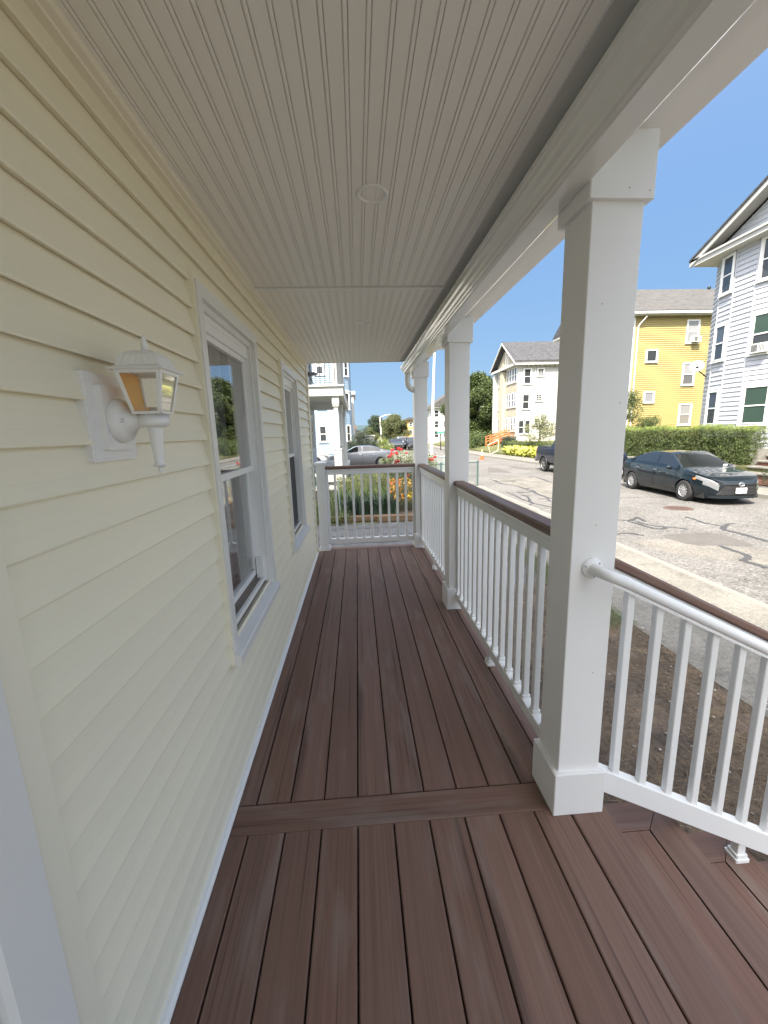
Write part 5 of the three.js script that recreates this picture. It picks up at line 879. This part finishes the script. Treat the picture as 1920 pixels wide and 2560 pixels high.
tree('dark wind shaped pine behind the far street lamp', 'tree', [5.5, -1, -122], 7.4, 2.6, 2.6, { name: 'pine_tree', seed: 41, n: 26, b: 1.2, per: 120, s: 0.5, y0: 2.2, geo: LG.needle, pal: PAL.pine });
tree('broad grey green tree in front of the ochre building', 'tree', [8.4, -1, -92], 6.1, 3.1, 2.6, { name: 'broadleaf_tree', seed: 43, n: 46, b: 1.0, per: 190, s: 0.36, y0: 0.6, geo: LG.mid, pal: PAL.oak });
tree('low green tree to the side of the flat roofed building', 'tree', [3.6, -1, -112], 3.8, 2.2, 2, { name: 'broadleaf_tree', seed: 47, n: 20, b: 0.9, per: 150, s: 0.36, y0: 0.5, geo: LG.mid, pal: PAL.oak });
tree('dark evergreen shrub at the corner of the blue house', 'shrub', [0.45, -0.8, -37], 2.5, 1.25, 1.0, { name: 'evergreen_shrub', seed: 51, n: 22, b: 0.6, per: 320, s: 0.17, y0: 0.3, geo: LG.fine, pal: PAL.dark });
tree('lime green rounded bush past the silver sedan', 'shrub', [2.9, -0.8, -46], 1.5, 0.95, 0.8, { name: 'lime_bush', seed: 53, n: 16, b: 0.45, per: 420, s: 0.13, y0: 0.2, geo: LG.fine, pal: PAL.lime });
tree('loose pale flowering shrub before the white three storey house', 'shrub', [15.9, -0.25, -35.2], 3.0, 1.5, 1.2, { name: 'flowering_shrub', seed: 57, n: 26, b: 0.5, per: 150, s: 0.17, y0: 0.5, geo: LG.mid, pal: [...PAL.oak, [0.55, 0.55, 0.42], [0.25, 0.27, 0.12]] });
tree('leafy green tree against the left edge of the yellow house', 'tree', [16.25, -0.1, -24.3], 3.75, 1.35, 1.2, { name: 'garden_tree', seed: 59, n: 34, b: 0.5, per: 330, s: 0.13, y0: 0.8, geo: LG.mid, pal: PAL.hedge });
tree('rounded shrub showing above the hedge before the yellow wall', 'shrub', [17.0, 0, -23.0], 1.95, 0.75, 0.7, { name: 'garden_shrub', seed: 61, n: 16, b: 0.36, per: 400, s: 0.11, y0: 0.5, geo: LG.mid, pal: PAL.hedge });
{ // clipped hedge along the raised yard
  const t = thing('hedge', 'long clipped green hedge above the low wall by the bay house', 'hedge'), r = rng(71), it = [], x0 = 14.98, x1 = 15.95, z0 = -25.5, z1 = -15.25, y0 = -0.1, y1 = 1.2;
  for (let i = 0; i < 9000; i++) { const f = r(), z = rr(z0, z1, r), wob = 0.10 * Math.sin(z * 2.1) + 0.07 * Math.sin(z * 5.3 + 1); if (f < 0.55) it.push([x0 + Math.pow(r(), 2) * 0.35 + wob, rr(y0, y1 + 0.05, r), z, rr(0.10, 0.17, r)]); else if (f < 0.85) it.push([rr(x0 + wob, x1, r), y1 + rr(-0.16, 0.14, r) + wob * 0.6, z, rr(0.07, 0.12, r)]); else it.push([rr(x0, x1, r), rr(y0, y1, r), z1 - 0.05 + rr(-0.25, 0.25, r) + 0.15 * (r() < 0.3), rr(0.075, 0.12, r)]); }
  mesh('trunk', [...Array(16)].map((_, i) => rod([15.45, -0.2, z0 + 0.4 + i * 0.63], [15.45 + rr(-0.1, 0.1), 1.0, z0 + 0.4 + i * 0.63], 0.03, 5)), std([0.08, 0.06, 0.045], 0.9), t);
  mesh('dark_core', bx(15.4, 15.75, -0.1, 0.98, z0 + 0.3, z1 - 0.35), std([0.02, 0.026, 0.012], 1), t);  // one solid, very dark green box in the middle of the foliage
  scatter('foliage', t, LG.fine, leafMat, it, PAL.hedge, 72, 0.35);
  const top = []; for (let i = 0; i < 2600; i++) { const z = rr(z0, z1 + 0.15, r); top.push([rr(x0, x1, r), y1 + rr(0.02, 0.24, r) + 0.06 * Math.sin(z * 2.1), z, rr(0.05, 0.1, r)]); } scatter('new_growth', t, LG.needle, leafMat, top, PAL.lime, 73, 0.3);
  const w = thing('retaining_wall', 'low weathered concrete wall under the clipped hedge', 'wall'); for (let i = 0; i < 6; i++) mesh('coping_stone', cbx(14.5, 14.95, -0.22, -0.10, -26.4 + i * 1.86, -26.4 + i * 1.86 + 1.852, 0.02, 'z'), M.stone, w); mesh('face', bx(14.55, 14.9, -0.9, -0.22, -26.4, -15.2), M.stone, w);
}
{ // hostas, low hedge and box shrub at the three storey house
  const t = thing('hosta_bed', 'bed of yellow green hostas along the far pavement', 'plants'), r = rng(81), it = []; for (let i = 0; i < 1400; i++) it.push([rr(13.5, 15.0, r), -0.66 + rr(0.12, 0.55, r), rr(-37.2, -29.5, r), rr(0.22, 0.34, r)]);
  scatter('foliage', t, leafGeo(8, 0.9, 0.6, 83), leafMat, it, PAL.hosta, 84); t.children[0].userData.kind = 'stuff';
  const b = thing('box_hedge', 'low dark clipped hedge behind the hosta bed', 'hedge'), ib = []; for (let i = 0; i < 1800; i++) ib.push([rr(15.2, 16.0, r), rr(-0.35, 0.35, r), rr(-43, -31, r), rr(0.16, 0.24, r)]); scatter('foliage', b, LG.fine, leafMat, ib, PAL.hedge, 85);
  const s = thing('box_shrub', 'square clipped dark shrub beside the orange stair rails', 'shrub'), is = []; for (let i = 0; i < 900; i++) is.push([rr(15.2, 16.5, r), rr(-0.3, 0.75, r), rr(-43.2, -41.6, r), rr(0.13, 0.2, r)]); scatter('foliage', s, LG.fine, leafMat, is, PAL.dark, 86);
  const n = thing('shrub_bank', 'bank of dark shrubs under the large maple', 'shrubs'), ns = []; for (let i = 0; i < 1800; i++) { const z = rr(-62, -48, r); ns.push([rr(13.6, 16.5, r), rr(-0.6, 0.9 + 0.4 * Math.sin(z), r), z, rr(0.25, 0.4, r)]); } scatter('foliage', n, LG.mid, leafMat, ns, PAL.maple, 87);
  const fb = thing('broken_gate', 'leaning pale timber frame on the grass by the traffic cone', 'gate', [11.9, -0.63, -36.2], 0.4); const pw = std([0.55, 0.50, 0.38], 0.8); mesh('frame', [rod([0, 0, 0], [-0.35, 0.85, 0], 0.035, 4), rod([-0.35, 0.85, 0], [0.9, 1.25, 0], 0.035, 4), rod([0.9, 1.25, 0], [0.85, 0.3, 0], 0.035, 4), rod([0, 0.05, 0], [0.85, 0.3, 0], 0.035, 4)], pw, fb);
}
{ // dark leaved plant by the brick steps
  const t = thing('step_plant', 'dark leafy plant at the foot of the brick steps', 'plant', [13.95, -0.65, -12.6]), r = rng(91), it = []; for (let i = 0; i < 350; i++) it.push([rr(-0.3, 0.5, r), rr(0.05, 0.55, r), rr(-0.5, 0.5, r), rr(0.06, 0.1, r)]); scatter('foliage', t, LG.mid, leafMat, it, PAL.dark, 92);
}
// garden past the porch end
{
  const tb = std(WHITE, 0.9, { map: tex(256, 128, (u, v) => { const k = 0.5 + fbm(u, v, 3, 24, 4, 95); return [0.16 * k, 0.105 * k, 0.06 * k]; }, 1.6, 0.3) });
  const w = thing('garden_edging', 'weathered timber edging of the flower bed', 'edging'); mesh('timber', cbx(-0.9, 1.0, -0.745, -0.60, -10.72, -10.58, 0.012, 'x'), tb, w); mesh('timber', cbx(0.45, 2.9, -0.745, -0.585, -10.56, -10.42, 0.012, 'x'), tb, w);
  struct('flower_bed_soil', bx(-1.0, 3.05, -0.75, -0.63, -14.6, -10.73), M.dirt);
  const r = rng(101);
  // strap leaved clump
  const blades = (t, n, cx, cz, sx, sz, h0, h1, w0, pal, seed) => { const rb = rng(seed), geos = []; for (let v = 0; v < 4; v++) { const pos = []; const bend = 0.25 + v * 0.22; const S = 7; const P = (k, s) => { const f = k / S; return [Math.sin(f * bend * 1.6) * f * 0.55, f - 0.22 * bend * f * f * f * 1.4, s * (1 - f * 0.85) * 0.5 + 0.02 * s]; }; for (let k = 0; k < S; k++) { const A = P(k, -1), B = P(k, 1), C = P(k + 1, 1), D = P(k + 1, -1); pos.push(...A, ...B, ...C, ...A, ...C, ...D); } const g = new THREE.BufferGeometry(); g.setAttribute('position', new THREE.Float32BufferAttribute(pos, 3)); g.computeVertexNormals(); g.setAttribute('uv', new THREE.Float32BufferAttribute(new Float32Array(pos.length / 3 * 2), 2)); geos.push(g); }
    geos.forEach((g, v) => { const im = new THREE.InstancedMesh(g, leafMat, n >> 2), m = new THREE.Matrix4(), q = new THREE.Quaternion(), c = new THREE.Color(); for (let i = 0; i < n >> 2; i++) { const h = rr(h0, h1, rb); q.setFromEuler(new THREE.Euler(rr(-0.25, 0.25, rb), rr(0, 6.28, rb), rr(-0.2, 0.2, rb))); m.compose(V(cx + rr(-sx, sx, rb), -0.63, cz + rr(-sz, sz, rb)), q, V(h, h, w0 * rr(0.7, 1.3, rb))); im.setMatrixAt(i, m); const p = pal[Math.floor(rb() * pal.length)]; im.setColorAt(i, c.setRGB(...p)); } im.name = 'leaves'; im.userData.kind = 'stuff'; im.castShadow = im.receiveShadow = true; t.add(im); }); };
  const iris = thing('iris_clump', 'clump of dark green strap leaves behind the timber edging', 'plant'); blades(iris, 420, 0.28, -11.2, 0.72, 0.3, 0.4, 0.72, 0.045, [[0.045, 0.085, 0.045], [0.06, 0.11, 0.055], [0.035, 0.065, 0.04], [0.10, 0.14, 0.08]], 102);
  const lily = thing('daylily_clump', 'clump of light green arching leaves beside the dark strap leaves', 'plant'); blades(lily, 240, 0.1, -12.2, 0.9, 0.3, 0.5, 0.85, 0.04, [[0.15, 0.22, 0.05], [0.20, 0.27, 0.06], [0.11, 0.17, 0.05]], 103);
  const pale = thing('pale_flowering_mass', 'mass of pale yellow green flowering stems in the sun', 'plants'), ip = []; for (let i = 0; i < 1500; i++) { const x = rr(-0.7, 1.1, r); ip.push([x, rr(-0.55, 0.30 + 0.14 * Math.sin(x * 4), r), rr(-13.6, -12.6, r), rr(0.05, 0.09, r)]); } scatter('foliage', pale, LG.mid, leafMat, ip, [[0.36, 0.36, 0.14], [0.46, 0.44, 0.22], [0.20, 0.26, 0.08], [0.28, 0.32, 0.10]], 104);
  const yel = thing('yellow_flower_clump', 'clump of yellow and orange flowers before the rose bush', 'plants'), iy = []; for (let i = 0; i < 900; i++) iy.push([rr(0.9, 2.1, r), rr(-0.6, 0.1, r), rr(-12.6, -11.2, r), rr(0.05, 0.085, r)]); scatter('foliage', yel, LG.mid, leafMat, iy, PAL.rose, 105);
  const petals = leafGeo(10, 0.9, 0.7, 106, 0.5), yi = []; for (let i = 0; i < 420; i++) { const x = rr(0.85, 2.2, r); yi.push([x, rr(-0.35, 0.22, r), rr(-12.2, -11.0, r), rr(0.028, 0.048, r), x < 1.3 && r() < 0.5 ? 1 : 0]); } for (let i = 0; i < 40; i++) yi.push([rr(1.25, 1.75, r), rr(-0.22, -0.05, r), rr(-11.1, -10.9, r), rr(0.024, 0.04, r), 2]); scatter('blossoms', yel, petals, leafDry, yi, [[0.75, 0.46, 0.09], [0.75, 0.25, 0.06], [0.80, 0.66, 0.06]], 107, 0.2); yel.children[1].userData.kind = 'stuff';
  const rose = thing('rose_bush', 'tall rose bush with bright red blooms above the end railing', 'shrub'), ir = []; for (let i = 0; i < 1700; i++) { const x = rr(0.75, 2.6, r), hgt = 0.62 + 0.28 * Math.sin((x - 0.7) * 1.6) + rr(-0.1, 0.12, r); ir.push([x, rr(-0.4, hgt, r), rr(-14.1, -13.0, r), rr(0.055, 0.10, r)]); } scatter('foliage', rose, LG.mid, leafMat, ir, PAL.rose, 108);
  mesh('canes', [...Array(14)].map(() => { const x = rr(0.9, 2.4, r), z = rr(-13.9, -13.2, r); return rod([x, -0.65, z], [x + rr(-0.2, 0.2, r), rr(0.4, 0.9, r), z], 0.01, 5); }), std([0.08, 0.09, 0.04], 0.8), rose);
  const bloom = leafGeo(22, 0.8, 0.8, 109, 0.9), rm = [std([0.62, 0.015, 0.035], 0.55), std([0.70, 0.05, 0.09], 0.55), std([0.42, 0.012, 0.02], 0.55)];
  for (const [a, b, s] of [[0.0855, -0.0415, 1.1], [0.1005, -0.0385, 1.3], [0.106, -0.041, 1.2], [0.094, -0.0485, 1.2], [0.0965, -0.0515, 0.9], [0.0785, -0.0565, 1.4], [0.0955, -0.0675, 1.2], [0.1005, -0.069, 1.3], [0.092, -0.073, 1.0], [0.1195, -0.0495, 0.8], [0.165, -0.0585, 1.0], [0.1765, -0.067, 1.0], [0.182, -0.069, 1.3], [0.189, -0.062, 1.2], [0.117, -0.098, 0.9], [0.122, -0.105, 0.8]]) { const Z = b < -0.09 ? 12.2 : 13.3; mesh('rose', move(bloom.clone().scale(0.062 * s, 0.052 * s, 0.062 * s), a * Z, CAM.h + b * Z, -Z), rm[Math.floor(r() * 3)], rose); }
  // left of the bed: low greenery by the neighbour's wall
  const gl = thing('ground_cover_bank', 'low leafy bank at the edge of the slate paving', 'plants'), ig = []; for (let i = 0; i < 1600; i++) { const x = rr(-2.2, -0.25, r); ig.push([x, -0.72 + rr(0, 0.34 + 0.1 * Math.sin(x * 5), r), rr(-12.2, -10.2, r), rr(0.05, 0.09, r)]); } scatter('foliage', gl, LG.mid, leafMat, ig, [...PAL.hedge, [0.14, 0.19, 0.05]], 111);
  const wallb = thing('garden_wall', 'low pale block wall behind the leafy bank', 'wall'); for (let k = 0; k < 2; k++) for (let i = 0; i < 8; i++) mesh('block', cbx(-3.4 + i * 0.41 + (k % 2) * 0.2, -3.4 + i * 0.41 + 0.402 + (k % 2) * 0.2, -0.75 + k * 0.205, -0.75 + k * 0.205 + 0.198, -14.3, -14.1, 0.006), M.stone, wallb);
  const bird = thing('plant_stake', 'pale grey metal plant stake among the strap leaves', 'stake'); mesh('pole', rod([-0.52, -0.7, -10.95], [-0.56, 0.3, -10.95], 0.018, 8), galv, bird); mesh('cap', move(new THREE.SphereGeometry(0.026, 10, 8), -0.56, 0.31, -10.95), galv, bird);
}
{ // dry grass and straw on the bare yard
  const t = new THREE.Group(); t.name = 'dry_grass'; t.userData = { label: 'sparse dry straw and weeds on the bare soil beside the stairs', category: 'grass', kind: 'stuff' }; scene.add(t);
  const r = rng(121), pos = []; for (let i = 0; i < 10; i++) { const a = rr(0, 6.28, r), l = rr(0.03, 0.085, r), x = rr(-0.05, 0.05, r), z = rr(-0.05, 0.05, r), h = rr(0.003, 0.022, r), d = [Math.cos(a), Math.sin(a)]; pos.push(x, 0.002, z, x + d[1] * 0.0026, 0.002, z - d[0] * 0.0026, x + d[0] * l, h, z + d[1] * l); }
  const g = new THREE.BufferGeometry(); g.setAttribute('position', new THREE.Float32BufferAttribute(pos, 3)); g.computeVertexNormals(); g.setAttribute('uv', new THREE.Float32BufferAttribute(new Float32Array(pos.length / 3 * 2), 2));
  const it = []; for (let i = 0; i < 4600; i++) { const x = 1.0 + 2.1 * Math.sqrt(r()), z = rr(-7.5, 0.5, r); if (fbm((x + 5) / 16, (z + 9) / 16, 22, 22, 3, 7) > 0.40) it.push([x, -0.74, z, rr(0.7, 1.5, r)]); }
  scatter('blades', t, g, leafDry, it, [[0.17, 0.12, 0.07], [0.13, 0.095, 0.06], [0.24, 0.18, 0.11], [0.09, 0.07, 0.045], [0.19, 0.14, 0.08]], 122);
  const st = []; for (let i = 0; i < 500; i++) st.push([rr(1.0, 3.3, r), -0.735, rr(-7, 0.5, r), rr(0.4, 1.2, r)]);
  const pg = new THREE.IcosahedronGeometry(0.012, 0); pg.scale(1, 0.6, 1); const pb = scatter('pebbles', t, boxUV(pg), std([1, 1, 1], 0.85), st, [[0.30, 0.29, 0.27], [0.42, 0.40, 0.37], [0.18, 0.17, 0.15]], 123);
  const gr = []; for (let i = 0; i < 1500; i++) gr.push([3.12 + rr(-0.35, 0.03, r), -0.74, rr(-7.5, -4.2, r), rr(0.8, 1.8, r)]); scatter('weeds', t, g, leafMat, gr, [[0.09, 0.13, 0.035], [0.12, 0.15, 0.05], [0.07, 0.10, 0.03]], 124);
}
shade(scene);
renderer.render(scene, camera);
